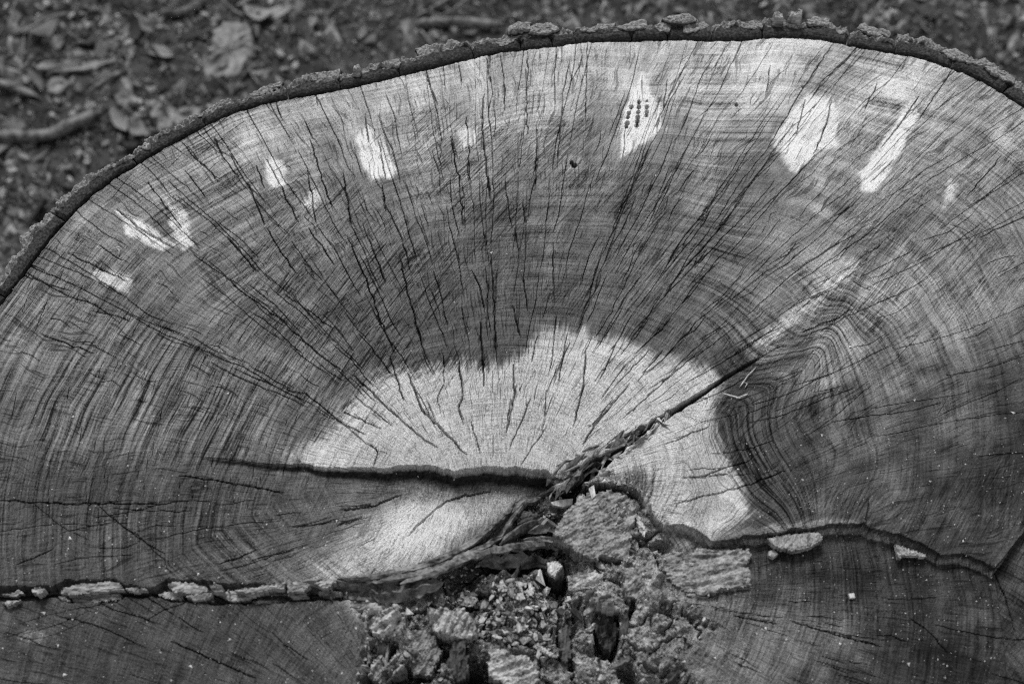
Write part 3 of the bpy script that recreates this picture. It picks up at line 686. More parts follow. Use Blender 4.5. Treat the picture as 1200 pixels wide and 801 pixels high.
for q, (i0, i1) in enumerate(zip(jidx, jidx[1:] + [jidx[0] + NR])):
    if i1 - i0 < 3: continue
    cpx = RIM_PX[((i0 + i1) // 2) % NR]; vis = -30 < cpx[0] < 1230 and cpx[1] < 420
    stp = 0.0016 if vis else 0.006
    fi = np.linspace(i0 + 0.15, i1 - 0.15, max(6, int((i1 - i0) * ds / stp)))
    k0 = np.floor(fi).astype(int); fr = (fi - k0)[:, None]
    b0 = RIM[k0 % NR] * (1 - fr) + RIM[(k0 + 1) % NR] * fr; nn = RIM_N[k0 % NR] * (1 - fr) + RIM_N[(k0 + 1) % NR] * fr
    up_ = np.interp(RIM_PX[k0 % NR][:, 0], [a_ for a_, b_ in TH], [b_ for a_, b_ in TH])
    s_ = fi * ds
    th = up_ * 0.00092 * rnd.uniform(.84, 1.16) * (1 + 0.34 * fbm(s_ * 45 + q * 7.1, s_ * 0 + q, 3))
    en = np.minimum(np.arange(len(fi)), np.arange(len(fi))[::-1]); en = np.clip(en / 2.0, 0, 1)
    T_ = np.array([0.0, 0.0, 0.04, 0.14, 0.24, 0.34, 0.44, 0.54, 0.62, 0.70, 0.78, 0.86, 0.94, 1.0, 1.03, 1.03])
    zb = np.array([-16, -5, 0.6, 2.0, 2.4, 2.4, 2.2, 2.0, 2.2, 2.8, 3.2, 3.0, 1.5, -3, -14, -34]) * 1e-3
    V_ = []; OU = []
    lift = rnd.uniform(-1.0, 1.2) * 1e-3
    for k in range(len(fi)):
        for t_, z_ in zip(T_, zb):
            ragged = float(fbm(np.array(s_[k] * 210 + q), np.array(t_ * 5 + q * 3), 3))
            off = th[k] * t_ + (0.0012 * ragged if t_ > 0.5 else 0.0005 * ragged)
            zz = z_ + lift + (0.0035 if t_ > 0.58 else 0.0010) * ragged * (t_ > 0.02) - (1 - en[k]) * 0.004
            if t_ > 0.58: zz += 0.0022 * float(fbm(np.array(s_[k] * 60 + 5 * q), np.array(t_ * 2), 2))
            p_ = b0[k] + nn[k] * (off + 0.0009)
            V_.append((p_[0], p_[1], H + zz)); OU.append(np.clip((t_ - 0.50) * 3.2 + 0.35, 0, 1) if t_ > 0.02 else 0)
    V_ = np.array(V_); nt_ = len(T_); F_ = []
    for k in range(len(fi) - 1):
        for t_ in range(nt_ - 1):
            F_.append((k * nt_ + t_, (k + 1) * nt_ + t_, (k + 1) * nt_ + t_ + 1, k * nt_ + t_ + 1))
    F_.append(tuple(range(nt_))); F_.append(tuple(range((len(fi) - 1) * nt_, len(fi) * nt_))[::-1])
    if area < 0: pass
    pyd('bark_plate', V_, F_, M['bark'], stump, smooth=False, attrs={'outer': OU})
# loose-edged flakes of outer bark on the rim
for q, (poly, dz, th_) in enumerate([
    ([(594, 30), (608, 26), (623, 24), (620, 33), (605, 36), (595, 37)], .006, .008), ([(616, 32), (632, 26), (648, 26), (656, 33), (645, 38), (622, 39)], .005, .006), ([(580, 49), (592, 44), (608, 41), (603, 48), (588, 53)], .003, .005),
    ([(774, 19), (795, 16), (815, 16), (818, 22), (800, 26), (780, 24)], .009, .006), ([(767, 30), (776, 25), (788, 28), (786, 35), (772, 37)], .003, .006), ([(800, 29), (824, 24), (832, 30), (815, 36), (801, 36)], .003, .006),
    ([(672, 34), (700, 28), (722, 27), (718, 34), (690, 37)], .003, .005), ([(722, 30), (745, 24), (758, 23), (760, 32), (735, 35)], .003, .006), ([(866, 27), (885, 24), (896, 26), (893, 33), (870, 34)], .002, .005),
    ([(943, 24), (957, 19), (975, 21), (972, 28), (950, 29)], .003, .006), ([(1003, 32), (1012, 26), (1030, 33), (1046, 38), (1044, 43), (1018, 39)], .004, .006), ([(1102, 58), (1118, 55), (1140, 68), (1136, 74), (1112, 66)], .003, .006),
    ([(1152, 75), (1168, 79), (1192, 92), (1188, 97), (1162, 86)], .004, .006), ([(1056, 44), (1080, 50), (1094, 58), (1088, 62), (1062, 52)], .001, .005), ([(430, 80), (452, 70), (476, 66), (470, 76), (445, 83)], .001, .006),
    ([(290, 110), (310, 100), (332, 94), (328, 101), (305, 111)], .001, .005), ([(350, 88), (375, 84), (400, 81), (398, 90), (365, 95)], .001, .006), ([(486, 58), (500, 51), (514, 56), (505, 63), (492, 65)], .001, .006), ([(130, 196), (152, 180), (160, 180), (148, 194)], .001, .004),
    ([(168, 170), (176, 162), (182, 166), (174, 174)], .002, .005), ([(68, 236), (92, 218), (98, 222), (78, 240)], .001, .004), ([(225, 138), (250, 122), (262, 120), (250, 131)], .001, .004)]):
    o = px_slab('bark_flake', poly, H - 0.004 + dz, th_, M['bark'], stump, step=0.0028, jit=0.0007, rings=3, zn=0.002, taper=0.95, seed=q)
    at = o.data.attributes.new('outer', 'FLOAT', 'POINT'); at.data.foreach_set('value', [min(1, max(0, (v.co.z - (H - 0.004 + dz)) / th_ * 1.6 - 0.4)) for v in o.data.vertices])
for q, (u_, v_, a_, h_) in enumerate([(911, 27, 10, .017), (930, 26, 14, .020), (419, 86, 8, .012), (71, 238, 9, .010), (172, 172, 8, .008)]):     # curled pale bits standing on the edge
    x, y = P(u_, v_, H + 0.002); w_ = a_ * .0009
    v, f = slab_geo(ccw([(-w_ * .6, -.004), (w_ * .5, -.005), (w_ * .7, .002), (0, .005), (-w_ * .7, .003)]), h_, rings=3, step=0.0022, jit=0.0006, zn=0.006, taper=0.75, seed=40 + q)
    pyd('bark_curl', v + np.array([float(x), float(y), H - 0.003]), f, M['flake'], stump, smooth=False)

# outer side of the trunk down to its root flare
LV = np.linspace(0, 1, 26); ns = NR // 2
V_ = []; 
ang = np.linspace(0, 2 * math.pi, ns, endpoint=False)
for h_ in LV:
    rr = RIM[::2][:ns]; nn = RIM_N[::2][:ns]
    fl = 0.016 + 0.11 * h_ ** 2.4 * (1 + 0.55 * np.sin(ang * 5 + 1) + 0.3 * np.sin(ang * 9)) + (0.010 * (1 - 2 * np.abs(fbm(ang * 40, h_ * 4 + 0 * ang, 3)))) * min(1, h_ * 8)
    p_ = rr + nn * fl[:, None]
    V_.append(np.stack([p_[:, 0], p_[:, 1], np.full(ns, (H - 0.022) * (1 - h_) - 0.03 * h_)], 1))
V_ = np.concatenate(V_); nl = len(LV)
F_ = [(k * ns + i, (k + 1) * ns + i, (k + 1) * ns + (i + 1) % ns, k * ns + (i + 1) % ns) for k in range(nl - 1) for i in range(ns)]
pyd('trunk_bark', V_, F_, M['side'], stump, smooth=False)

# ------------------------------------------------------------------ ingrown bark: pale flakes in the seam, folded bark rolls, splinters
for q, poly in enumerate([
    [(76, 688), (92, 683), (120, 681), (138, 682), (141, 690), (110, 693), (84, 696), (72, 694)], [(80, 698), (105, 695), (140, 692), (138, 702), (112, 705), (92, 704)], [(66, 696), (76, 699), (84, 704), (70, 701)],
    [(194, 684), (206, 681), (222, 683), (238, 686), (243, 691), (226, 695), (204, 692)], [(184, 694), (200, 694), (216, 697), (212, 702), (196, 701)], [(218, 698), (236, 695), (250, 694), (244, 700), (228, 703)],
    [(245, 686), (258, 684), (264, 690), (252, 693)], [(256, 694), (275, 692), (296, 695), (292, 702), (270, 703)], [(268, 690), (292, 688), (320, 684), (334, 680), (330, 688), (296, 694)], [(336, 683), (352, 680), (364, 684), (356, 692), (338, 692)],
    [(338, 694), (358, 694), (362, 699), (344, 703)], [(366, 682), (384, 677), (396, 681), (380, 689)], [(368, 693), (390, 690), (404, 694), (388, 699)], [(2, 695), (18, 691), (27, 693), (14, 699)], [(28, 690), (42, 688), (56, 689), (44, 695)], [(0, 704), (16, 702), (28, 702), (10, 709)],
    [(146, 688), (160, 687), (172, 690), (158, 693)]]):
    z0 = surf(*np.mean(poly, 0))[2]
    pc = np.mean(poly, 0); poly = [(pc[0] + (a_ - pc[0]) * 1.12, pc[1] + (b_ - pc[1]) * 1.22) for a_, b_ in poly]
    px_torn('ingrown_bark', poly, z0, 0.0100 - 0.003 * (q % 3 == 1), M['flake'], stump, cell=.0010, zn=.0009, rag=.0012, fib=0.1, seed=60 + q)
FOLDS = [([(395, 680), (440, 678), (490, 668), (535, 650), (570, 628), (595, 603), (606, 585)], 4.5, 5, .004), ([(380, 690), (430, 690), (480, 680), (530, 662), (570, 645), (600, 622)], 4.5, 6, .005),
         ([(470, 690), (510, 676), (550, 658), (590, 648), (630, 644), (662, 652)], 5, 7, .012), ([(430, 697), (460, 699), (490, 692), (520, 684)], 6, 8, .004), ([(470, 676), (515, 662), (555, 640), (588, 612)], 3, 4, .009),
         ([(585, 642), (612, 622), (640, 612)], 4, 6, .008), ([(600, 604), (614, 592), (634, 586)], 4, 5, .006), ([(560, 662), (605, 660), (650, 664)], 6, 7, .004), ([(618, 628), (640, 618), (658, 626)], 4, 5, .008), ([(440, 686), (480, 680), (520, 668)], 2.5, 4, .010),
         ([(350, 684), (380, 682), (410, 686), (440, 688)], 4, 5, .003), ([(590, 630), (606, 606), (618, 590)], 3, 5, .008), ([(545, 655), (565, 648), (590, 634)], 3, 5, .010), ([(400, 698), (425, 702), (445, 700)], 4, 5, .002), ([(610, 640), (640, 640), (664, 646)], 3, 5, .012)]
for q, (pts, r_, h_, lf) in enumerate(FOLDS):
    px_strip('bark_fold', pts, r_, h_, M['fold'], lf, 5, 9, 0.32, 100 + q, stump)
for q in range(105):
    s_ = rnd.uniform(0, 1) ** 1.7; cu = 656 + 128 * s_ + rnd.gauss(0, 8 * (1 - s_)); cv = 572 - 84 * s_ + rnd.gauss(0, 12 * (1 - s_ * .88)); L = rnd.uniform(8, 30); a_ = R(38 + rnd.gauss(0, 20))
    pts = [(cu - L / 2 * math.cos(a_), cv + L / 2 * math.sin(a_)), (cu, cv + rnd.gauss(0, 1.5)), (cu + L / 2 * math.cos(a_), cv - L / 2 * math.sin(a_))]
    px_strip('splinter', pts, rnd.uniform(0.6, 2.6), rnd.uniform(1.0, 4.0), M[rnd.choice(['slab', 'slab', 'palechip', 'darkchip', 'rot'])], rnd.uniform(.001, .011) * (1 - .7 * s_), 5, 6, 0.3, 200 + q, stump)
for q in range(46):         # broken slivers standing about in the hollow
    cu, cv = rnd.uniform(430, 790), rnd.uniform(585, 800)
    if sdist(np.array([cu]), np.array([cv]), CORE)[0] < 8: continue
    L = rnd.uniform(10, 34); a_ = R(rnd.choice([20, 35, -40, 75, -70]) + rnd.gauss(0, 14))
    pts = [(cu - L / 2 * math.cos(a_), cv + L / 2 * math.sin(a_)), (cu + rnd.gauss(0, 1.5), cv), (cu + L / 2 * math.cos(a_), cv - L / 2 * math.sin(a_))]
    px_strip('splinter', pts, rnd.uniform(1.2, 4.0), rnd.uniform(2, 6), M[rnd.choice(['slab', 'fold', 'fold', 'darkchip', 'rot'])], rnd.uniform(0, .006), 4, 7, 0.34, 800 + q, stump)
for q, pts in enumerate([[(846, 462), (858, 465), (868, 468)], [(862, 468), (872, 464), (877, 462)], [(893, 411), (897, 409), (899, 414)], [(941, 358), (947, 353), (952, 355)], [(870, 448), (875, 451), (872, 456)], [(136, 291), (141, 295), (140, 300)],
                         [(132, 293), (139, 291), (144, 293)], [(900, 404), (906, 399), (910, 394)], [(866, 455), (876, 441), (886, 431)], [(958, 392), (964, 391)]]):
    px_strip('torn_fibre', pts, .75, .75, M['palechip'], .0022, 3, 5, 0.25, 300 + q, stump)

SL = [('fibrous_block', [(668, 592), (688, 580), (712, 574), (742, 581), (746, 604), (741, 634), (735, 654), (712, 652), (690, 655), (664, 638), (646, 624)], 0.024, 'slab', (.05, .05), .0022, 'grey fibrous block standing in the hollow'),
      ('wood_layer', [(786, 646), (820, 642), (860, 641), (882, 641), (878, 662), (881, 687), (850, 690), (822, 698), (800, 692), (782, 676), (776, 660)], .010, 'slab', (0, 0), .0022, 'torn layer of wood lying against the ledge'),
      ('wood_layer', [(790, 668), (830, 672), (870, 676), (884, 689), (850, 694), (824, 702), (798, 697)], .005, 'slab', (0, 0), .002, 'thin torn layer beneath the larger one'),
      ('broken_block', [(501, 716), (520, 709), (545, 712), (556, 724), (560, 740), (545, 746), (520, 744), (504, 736)], .030, 'rot', (.15, .1), .006, 'rounded rotten block with dark front'),
      ('broken_block', [(430, 714), (455, 709), (476, 722), (470, 741), (444, 745), (428, 730)], .018, 'rot', (.1, 0), .006, None), ('broken_block', [(640, 655), (660, 656), (664, 674), (654, 686), (641, 678)], .026, 'darkchip', (.1, .1), .004, None),
      ('broken_block', [(652, 742), (668, 728), (671, 768), (660, 778)], .016, 'darkchip', (0, .1), .003, None), ('broken_block', [(684, 695), (700, 688), (716, 698), (730, 712), (712, 714), (690, 706)], .016, 'flake', (.2, .1), .006, 'pale crust over the dark cavity'),
      ('broken_block', [(690, 722), (716, 716), (726, 740), (716, 765), (700, 752)], .022, 'darkchip', (.3, .1), .006, None), ('broken_block', [(530, 752), (548, 750), (552, 790), (534, 800), (522, 778)], .020, 'darkchip', (.2, 0), .005, None),
      ('broken_block', [(438, 770), (470, 762), (478, 786), (450, 802), (430, 792)], .016, 'rot', (.2, 0), .006, None), ('broken_block', [(560, 735), (596, 742), (640, 736), (600, 756), (574, 754)], .007, 'rot', (0, .1), .003, None),
      ('broken_block', [(470, 746), (498, 738), (520, 764), (506, 790), (480, 784)], .018, 'slab', (.5, -.3), .002, None), ('broken_block', [(575, 762), (622, 770), (640, 792), (600, 806), (570, 790)], .020, 'rot', (.5, .2), .002, None),
      ('broken_block', [(730, 668), (762, 662), (774, 684), (750, 704), (728, 694)], .010, 'slab', (.2, .3), .002, None), ('broken_block', [(664, 672), (700, 668), (712, 686), (690, 696), (668, 690)], .012, 'rot', (.3, -.3), .002, None),
      ('broken_block', [(600, 602), (622, 596), (640, 606), (628, 620), (606, 618)], .014, 'darkchip', (.4, .4), .002, None), ('broken_block', [(676, 776), (712, 770), (722, 798), (690, 812), (672, 800)], .014, 'rot', (.3, .2), .002, None),
      ('broken_block', [(408, 706), (436, 704), (462, 712), (440, 722), (416, 718)], .008, 'flake', (.2, 0), .002, None)]
for q, (nm, poly, th_, mt, tl, zn, lb) in enumerate(SL):
    cs = [surf(a_, b_)[2] for a_, b_ in poly]; z0 = float(np.percentile(cs, 35)) - 0.004
    o = px_torn(nm, poly, z0, th_, M[mt], stump, cell=.0014, zn=zn, fib=(0.55, 0.05, 0.0, 1.2, 0.6, 1.4, 1.5, 0.5, 1.5, 1.4, 0.8, 0.1, 1.0, 0.4, 0.7, 0.3, 0.6, 1.2, 0.2)[q], tilt=tl, seed=400 + q)
    if lb: o['label'] = lb

# ------------------------------------------------------------------ loose chips and crumbs lying on the stump (each its own thing)
def chip(name, poly_px, thick, mat, label, cat='wood chip', group=None, tilt=(0, 0), seed=0, dz=0.0, dome=0.0, zn=0.0006):
    cs = [surf(a_, b_)[2] for a_, b_ in poly_px]; z0 = max(float(np.mean(cs)), float(np.median(cs))) + dz
    if min(np.ptp(np.array(poly_px), axis=0)) > 11:
        return tag(px_torn(name, poly_px, z0, thick, M[mat], None, cell=.0010, zn=.0005, fib=seed * .7, seed=seed, rag=.0007), label, cat, group)
    o = px_slab(name, poly_px, z0, thick, M[mat], None, tilt, step=None, jit=0.0002, rings=1, zn=zn, dome=dome, taper=0.98, seed=seed)
    return tag(o, label, cat, group)
chip('wood_chip', [(645, 588), (655, 585), (672, 583), (671, 590), (660, 593), (648, 592)], .004, 'palechip', 'bright pale oblong chip lying beside the deep dark split end', seed=1, dz=.006)
chip('wood_chip', [(690, 571), (696, 567), (698, 580), (693, 584)], .004, 'palechip', 'small upright white chip wedged between splinters and the grey fibrous block', seed=2, dz=.006)
chip('wood_chip', [(674, 581), (686, 576), (686, 592), (677, 596)], .004, 'chip', 'square grey chip leaning on the grey fibrous block', seed=3, dz=.006)
chip('wood_chip', [(751, 597), (756, 591), (764, 589), (764, 597), (756, 602)], .003, 'chip', 'short curved chip touching the tip of a leaf shaped chip', seed=4, dz=.004)
chip('wood_chip', [(746, 599), (751, 604), (760, 621), (756, 629), (750, 624), (745, 612)], .003, 'palechip', 'leaf shaped pale chip beside the grey fibrous block', seed=5, dz=.004, dome=.002)
chip('wood_chip', [(898, 630), (925, 624), (962, 622), (966, 632), (950, 641), (930, 646), (905, 639)], .008, 'chip', 'half round grey chip tucked under the curved ledge', seed=6, dz=.001)
chip('wood_chip', [(1048, 634), (1062, 640), (1088, 649), (1085, 653), (1066, 650), (1052, 654)], .006, 'rot', 'small grey triangular chip under the curved ledge', seed=7, dz=.001)
chip('wood_chip', [(994, 695), (1001, 694), (1002, 700), (996, 701)], .003, 'palechip', 'tiny bright white crumb alone on the dark lower lobe', seed=8, dz=.0)
chip('wood_chip', [(901, 645), (907, 643), (912, 648), (906, 653), (901, 650)], .006, 'rot', 'small nub of wood beside the half round grey chip', seed=9, dz=.0)
chip('wood_chip', [(640, 657), (654, 655), (660, 662), (650, 676), (640, 670)], .006, 'palechip', 'pale banded chip on the dark block beside the bark folds', seed=10, dz=.022)
chip('wood_chip', [(622, 756), (630, 751), (648, 764), (656, 770), (642, 768)], .004, 'palechip', 'pale pointed chip below the heap of chips', seed=11, dz=.004)
chip('wood_chip', [(612, 690), (626, 686), (627, 696), (617, 700)], .004, 'palechip', 'blocky bright chip on the heap below the bark folds', seed=12, dz=.004)
chip('wood_chip', [(600, 697), (612, 693), (616, 700), (604, 704)], .003, 'palechip', 'flat bright chip beside the blocky bright chip', seed=13, dz=.003)
HEAP = [(548, 690), (600, 678), (632, 682), (668, 700), (668, 742), (640, 768), (600, 758), (560, 745), (532, 712)]
def rand_in(poly):
    p = np.array(poly)
    while True:
        a_, b_ = rnd.uniform(*[f(p[:, 0]) for f in (min, max)]), rnd.uniform(*[f(p[:, 1]) for f in (min, max)])
        if sdist(np.array([a_]), np.array([b_]), poly)[0] > 0: return a_, b_
def rand_poly(cu, cv, L, W, a_):
    n = rnd.randint(5, 7); out = []
    for k in range(n):
        t_ = 2 * math.pi * (k + rnd.uniform(-.25, .25)) / n; x = L * math.cos(t_) * rnd.uniform(.75, 1.1); y = W * math.sin(t_) * rnd.uniform(.75, 1.1)
        out.append((cu + x * math.cos(a_) - y * math.sin(a_), cv + x * math.sin(a_) + y * math.cos(a_)))
    return out
CH = [('chip', 'small mid grey wood chip in the heap of chips below the bark folds')] * 3 + [('palechip', 'small bright pale wood chip in the heap below the bark folds')] * 2 + [('rot', 'small mottled rotten chip in the heap below the bark folds'), ('darkchip', 'small dark decayed chip in the heap below the bark folds')]
for q in range(190):
    cu, cv = rand_in(HEAP); L = min(15, rnd.lognormvariate(1.55, .5))
    chip('wood_chip', rand_poly(cu, cv, L, L * rnd.uniform(.18, .6), rnd.uniform(0, 3.14)), rnd.uniform(.001, .003), *rnd.choice(CH), group='chips heaped in the hollow', tilt=(rnd.gauss(0, .3), rnd.gauss(0, .3)), seed=500 + q, dz=rnd.uniform(0, .005))
CR = [('palechip', 'tiny pale crumb of wood scattered in the hollow outside the chip heap')] + [('rot', 'tiny mottled crumb of rotten wood in the hollow outside the chip heap')] * 2 + [('chip', 'tiny grey crumb of wood in the hollow outside the chip heap')]
for q in range(120):
    cu, cv = rand_in(CORE)
    if cv > 815: continue
    L = rnd.uniform(2.5, 6)
    chip('wood_crumb', rand_poly(cu, cv, L, L * rnd.uniform(.25, .7), rnd.uniform(0, 3.14)), rnd.uniform(.001, .003), *rnd.choice(CR), 'wood crumb', group='crumbs scattered in the hollow', tilt=(rnd.gauss(0, .3), rnd.gauss(0, .3)), seed=700 + q, dz=rnd.uniform(0, .002))

def flakes_mesh(name, pos, size, mat, label, cat):
    """many tiny irregular grains in one mesh (nobody could count them)"""
    n = len(pos); base = np.array([(1, 0, 0), (-.5, .85, 0), (-.5, -.85, 0), (0, 0, .8), (.3, .2, -.5)], float)
    F0 = np.array([(0, 1, 3), (1, 2, 3), (2, 0, 3), (1, 0, 4), (2, 1, 4), (0, 2, 4)])
    a_ = rng.uniform(0, 6.28, n); ca, sa = np.cos(a_), np.sin(a_); st = rng.uniform(.5, 1.6, n)
    B = base[None] * size[:, None, None] * rng.uniform(.6, 1.3, (n, 5, 1)); bx_ = B[..., 0] * st[:, None]
    v = np.stack([bx_ * ca[:, None] - B[..., 1] * sa[:, None], bx_ * sa[:, None] + B[..., 1] * ca[:, None], B[..., 2]], -1) + pos[:, None, :]
    f = F0[None] + 5 * np.arange(n)[:, None, None]
    o = mesh_np(name, v.reshape(-1, 3), f.reshape(-1, 3), mat, None, smooth=False)
    return tag(o, label, cat, kind='stuff')
def zgrid(x, y):
    i = np.clip(np.searchsorted(ys, y), 0, NY - 1); j = np.clip(np.searchsorted(xs, x), 0, NX - 1); return H + Z[i, j]
n = 9500
su = rng.uniform(0, 1200, n); sv = rng.uniform(50, 800, n)
dens = np.interp(sv, [50, 300, 480, 560, 700, 800], [.06, .12, .3, .85, .9, .8]) * np.where(su > 820, 1.2, 1.0)
keep = (rng.random(n) < dens) & (sdist(su, sv, RIM_PX[::3]) > 6); su, sv = su[keep], sv[keep]
sx, sy = P(su, sv, H - 0.006)
flakes_mesh('sawdust', np.stack([sx, sy, zgrid(sx, sy) + .0003], 1), 0.00036 * rng.lognormal(0, .5, len(su)), M['speck'], 'fine pale sawdust grains sprinkled over the sawn faces', 'sawdust')
n = 9000
su = rng.uniform(400, 830, n); sv = rng.uniform(560, 815, n); keep = sdist(su, sv, CORE) > 2; su, sv = su[keep], sv[keep]
sx, sy = P(su, sv, H - 0.03)
for mt, sel, nm, lb in ((M['rot'], slice(0, None, 3), 'wood_crumbs', 'grey crumbled rotten wood filling the hollow of the stump'), (M['palechip'], slice(1, None, 6), 'wood_dust', 'pale splintery wood dust strewn through the hollow')):
    flakes_mesh(nm, np.stack([sx, sy, zgrid(sx, sy) + .0004], 1)[sel], (0.0009 * rng.lognormal(0, .5, len(su)))[sel], mt, lb, 'wood debris')

# ------------------------------------------------------------------ forest floor behind the stump
def gz(x, y):
    x = np.asarray(x, float); y = np.asarray(y, float)
    return 0.022 * fbm(x * 3.1, y * 3.1, 3) + 0.007 * fbm(x * 22, y * 22, 3)
gx = np.concatenate([np.linspace(-60, -3, 20)[:-1], np.arange(-3, -1.3, .06), np.arange(-1.3, 1.3, .011), np.arange(1.3, 3, .06), np.linspace(3.05, 60, 20)])
gy = np.concatenate([np.linspace(-60, -2, 20)[:-1], np.arange(-2, 0.2, .06), np.arange(0.2, 1.4, .011), np.arange(1.4, 3, .06), np.linspace(3.05, 60, 20)])
GX, GY = np.meshgrid(gx, gy); GZ = gz(GX, GY)
a_ = (np.arange(len(gy) - 1)[:, None] * len(gx) + np.arange(len(gx) - 1)[None]).ravel()
gr = mesh_np('ground', np.stack([GX, GY, GZ], -1).reshape(-1, 3), np.stack([a_, a_ + 1, a_ + len(gx) + 1, a_ + len(gx)], 1), M['soil'], smooth=True)
gr['kind'] = 'structure'
n = 38000
cx_ = rng.uniform(-1.4, 1.4, n); cy_ = rng.uniform(0.25, 1.5, n)
wx_ = rng.normal(0, 1.7, 46000); wy_ = rng.normal(0.4, 1.5, 46000); far = (np.abs(wx_) > 1.4) | (wy_ < 0.25) | (wy_ > 1.5)      # the litter goes on all round the stump
cx_ = np.concatenate([cx_, wx_[far]]); cy_ = np.concatenate([cy_, wy_[far]]); n = len(cx_)
flakes_mesh('leaf_litter', np.stack([cx_, cy_, gz(cx_, cy_) + .002], 1), 0.0046 * rng.lognormal(0, .6, n), M['crumb'], 'fine crumbled leaf litter covering the forest floor', 'leaf litter')

def leaf_geo(L, W, curl, fold, seed):
    r = random.Random(seed); nu_, nv = 9, 5; vs_ = []; k1 = r.uniform(-1, 1)
    for lay in (0, 1):
        for i in range(nu_):
            t_ = i / (nu_ - 1); hw_ = W * math.sin(math.pi * min(1, t_ * .96 + .02)) ** .75 * (1 - .35 * t_)
            for j in range(nv):
                s_ = (j / (nv - 1) - .5) * 2; w2 = hw_ * s_ * (1 + .12 * math.sin(9 * t_ + seed))
                z = fold * abs(s_) * hw_ + curl * L * (t_ - .5) ** 2 + .1 * W * math.sin(7 * t_ + 3 * s_ + seed) + k1 * .15 * L * t_ * s_ * .3
                vs_.append(((t_ - .5) * L, w2 + .08 * L * math.sin(3 * t_ + k1), z + (0.0007 if lay else 0)))
    n1 = nu_ * nv; fs = []
    for i in range(nu_ - 1):
        for j in range(nv - 1):
            q_ = (i * nv + j, (i + 1) * nv + j, (i + 1) * nv + j + 1, i * nv + j + 1)
            fs.append(q_); fs.append(tuple(n1 + x for x in q_[::-1]))
    e = [i * nv for i in range(nu_)] + [(nu_ - 1) * nv + j for j in range(1, nv)] + [i * nv + nv - 1 for i in range(nu_ - 2, -1, -1)] + [j for j in range(nv - 2, 0, -1)]
    for p_, q_ in zip(e, e[1:] + e[:1]): fs.append((p_, q_, n1 + q_, n1 + p_))
    v = np.array(vs_); v[:, 2] -= v[:, 2].min(); return v, fs
protos = [leaf_geo(1.0, rnd.uniform(.2, .36), rnd.uniform(.1, .7), rnd.uniform(-.3, .6), 20 + q) for q in range(12)]
pm = []
for q, (v, f) in enumerate(protos):
    me = bpy.data.meshes.new('dead_leaf'); me.from_pydata([tuple(a_) for a_ in v], [], f); me.update(); me.polygons.foreach_set('use_smooth', [True] * len(f)); me.materials.append(M[['leaf', 'darkleaf', 'lightleaf'][q % 3]]); pm.append(me)
def put(name, me, x, y, s, rot, label, cat, group=None, dz=0.0):
    o = bpy.data.objects.new(name, me); col.objects.link(o); o.location = (x, y, float(gz(x, y)) + dz); o.scale = (s, s, s); o.rotation_euler = rot
    return tag(o, label, cat, group)
def ground_xy():
    """a spot of forest floor that the photograph shows, or just past its edge"""
    while True:
        u_ = rnd.uniform(-60, 1260); v_ = rnd.uniform(-50, 330)
        lim = np.interp(u_, [0, 50, 130, 260, 400, 600, 900, 1000, 1200], [330, 262, 197, 118, 82, 30, 22, 24, 98])
        if v_ < lim + 14: break
    x, y = P(u_, v_, 0.0); return float(x), float(y), u_, v_
for q in range(130):
    x, y, u_, v_ = ground_xy(); s_ = rnd.uniform(.018, .05) * (1.3 if u_ < 420 else .8)
    put('dead_leaf', pm[q % 12], x, y, s_, (rnd.gauss(0, .3), rnd.gauss(0, .3), rnd.uniform(0, 6.28)), ('mid grey', 'dark', 'light')[q % 3] + ' crumpled dead leaf in the litter ' + ('beside the curving left bark rim' if u_ < 400 else 'behind the top of the bark rim'), 'leaf', 'dead leaves on the forest floor', rnd.uniform(.001, .008))
chm = []
for q in range(9):
    L = rnd.uniform(.7, 1.2); v, f = slab_geo(ccw(rand_poly(0, 0, L, L * rnd.uniform(.4, .8), 0)), rnd.uniform(.2, .5), rings=1, jit=.05, zn=.0, taper=.85, seed=q)
    me = bpy.data.meshes.new('bark_chip'); me.from_pydata([tuple(a_) for a_ in v], [], f); me.update(); me.materials.append(M['chip' if q % 3 else 'rot']); chm.append(me)
for q in range(300):
    x, y, u_, v_ = ground_xy(); s_ = rnd.uniform(.004, .012) * (1.2 if u_ < 400 else .9)
    put('bark_chip', chm[q % 9], x, y, s_, (rnd.gauss(0, .35), rnd.gauss(0, .35), rnd.uniform(0, 6.28)), ('pale' if q % 9 % 3 else 'mottled') + ' little chip of wood in the litter ' + ('beside the curving left bark rim' if u_ < 400 else 'behind the top of the bark rim'), 'bark chip', 'chips in the leaf litter', rnd.uniform(.0, .006))
for q in range(46):
    x, y, u_, v_ = ground_xy(); L = rnd.uniform(.03, .13); a_ = rnd.uniform(0, 3.14)
    pts = np.array([(t_ * L, .12 * L * math.sin(3 * t_ + q), .004 * math.sin(5 * t_)) for t_ in np.linspace(-.5, .5, 7)])
    v, f = strip_geo(pts, rnd.uniform(.0012, .0035), rnd.uniform(.0012, .003), 6, .15, q, .1)
    o = pyd('twig', v, f, M['twig']); o.location = (x, y, float(gz(x, y)) + rnd.uniform(.004, .010)); o.rotation_euler = (0, rnd.gauss(0, .08), a_)
    tag(o, ('short' if L < .07 else 'long') + ' thin dead twig in the litter ' + ('beside the curving left bark rim' if u_ < 400 else 'behind the top of the bark rim'), 'twig', 'twigs in the litter')
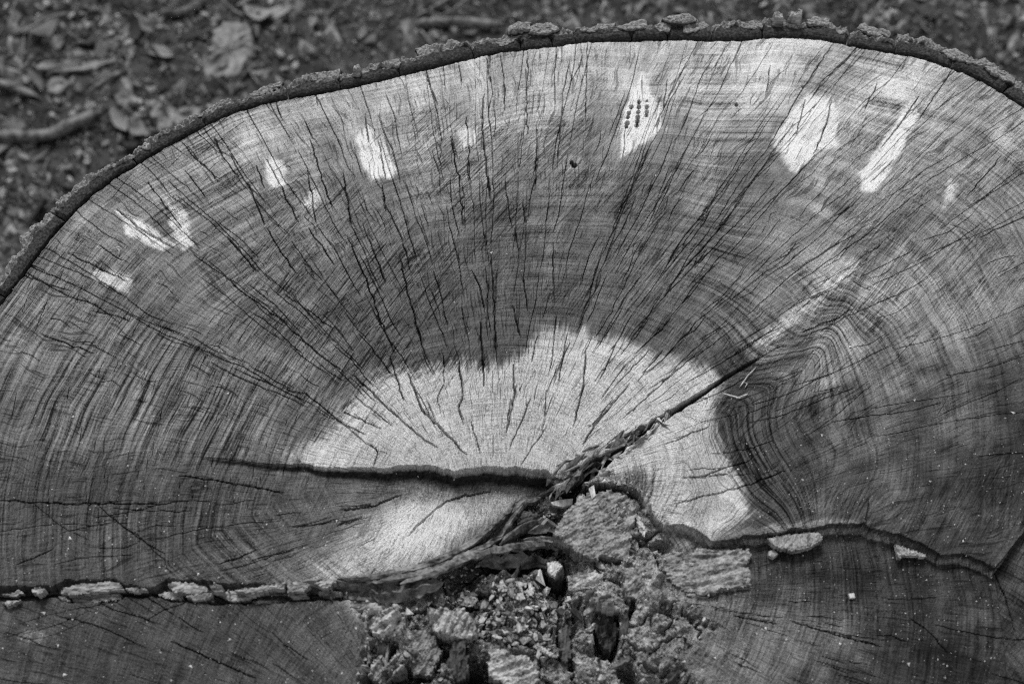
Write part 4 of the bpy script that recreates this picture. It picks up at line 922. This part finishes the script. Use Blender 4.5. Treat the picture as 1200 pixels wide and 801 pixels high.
# the larger, recognisable pieces
def gpoly(name, poly, thick, mat, label, cat, seed, **kw):
    c_ = np.mean(poly, 0); x, y = P(c_[0], c_[1], 0.02); z0 = float(gz(x, y)) + .006
    o = px_slab(name, poly, z0, thick, M[mat], None, kw.pop('tilt', (0, 0)), step=.012, jit=.0035, rings=3, taper=.93, seed=seed, **kw); return tag(o, label, cat)
gpoly('rotten_slab', [(248, 32), (262, 22), (283, 20), (296, 38), (297, 60), (290, 72), (281, 86), (262, 95), (240, 98), (238, 84), (246, 62)], .012, 'paleleaf', 'pale grey slab of rotten wood lying in the litter', 'rotten wood', 1, zn=.008)
gpoly('dead_leaf', [(168, 112), (186, 118), (206, 128), (238, 126), (236, 136), (212, 146), (190, 152), (178, 140)], .003, 'paleleaf', 'broad pale flat leaf pressed against the bark rim', 'leaf', 2, zn=.004)
gpoly('dead_leaf', [(42, 78), (55, 70), (100, 74), (140, 66), (120, 78), (80, 84), (50, 83)], .004, 'paleleaf', 'long narrow pale leaf with pointed tip above the dark branch', 'leaf', 3, zn=.004)
gpoly('dead_leaf', [(132, 108), (148, 100), (162, 112), (158, 124), (138, 122)], .004, 'paleleaf', 'crumpled light leaf beside the broad pale flat leaf', 'leaf', 4, zn=.008)
gpoly('dead_leaf', [(60, 92), (72, 88), (78, 100), (70, 108), (58, 104)], .003, 'paleleaf', 'small pale squarish leaf below the long narrow leaf', 'leaf', 5, zn=.004)
gpoly('dead_leaf', [(8, 20), (20, 6), (26, 24), (20, 38), (6, 40)], .004, 'leaf', 'dull broad leaf standing out of the dark litter', 'leaf', 6, zn=.006)
def gstick(pts, r, mat, label, cat='branch', nm='fallen_branch', seed=0):
    q_ = resample(np.array(pts, float), 12, False); w = []
    for a_, b_ in q_:
        x, y = P(a_, b_, .02); w.append((float(x), float(y), float(gz(x, y)) + r * .8 + .004))
    w = np.array(w); o_ = w.mean(0); v, f = strip_geo(w - o_, r, r, 8, .14, seed, .08)
    o = pyd(nm, v, f, M[mat]); o.location = o_; return tag(o, label, cat)
gstick([(-30, 146), (20, 152), (60, 150), (90, 140), (120, 134)], .011, 'fold', 'thick dark branch half buried in the litter', seed=1)
gstick([(100, 110), (130, 92), (152, 80)], .005, 'fold', 'thin dark branch slanting up beside the crumpled light leaf', seed=2)
gstick([(180, 20), (215, 12), (250, -6)], .007, 'fold', 'dark branch crossing the shaded litter above the rotten slab', seed=3)
gstick([(480, 18), (530, 14), (590, 20)], .008, 'fold', 'dark branch lying behind the top of the bark rim', seed=4)
gstick([(1010, 40), (1025, 18), (1040, -10)], .003, 'fold', 'fine dark stick slanting behind the right bark plates', seed=5)
gstick([(-20, 84), (10, 92), (45, 108)], .006, 'twig', 'grey branch sloping beneath the long narrow leaf', seed=6)
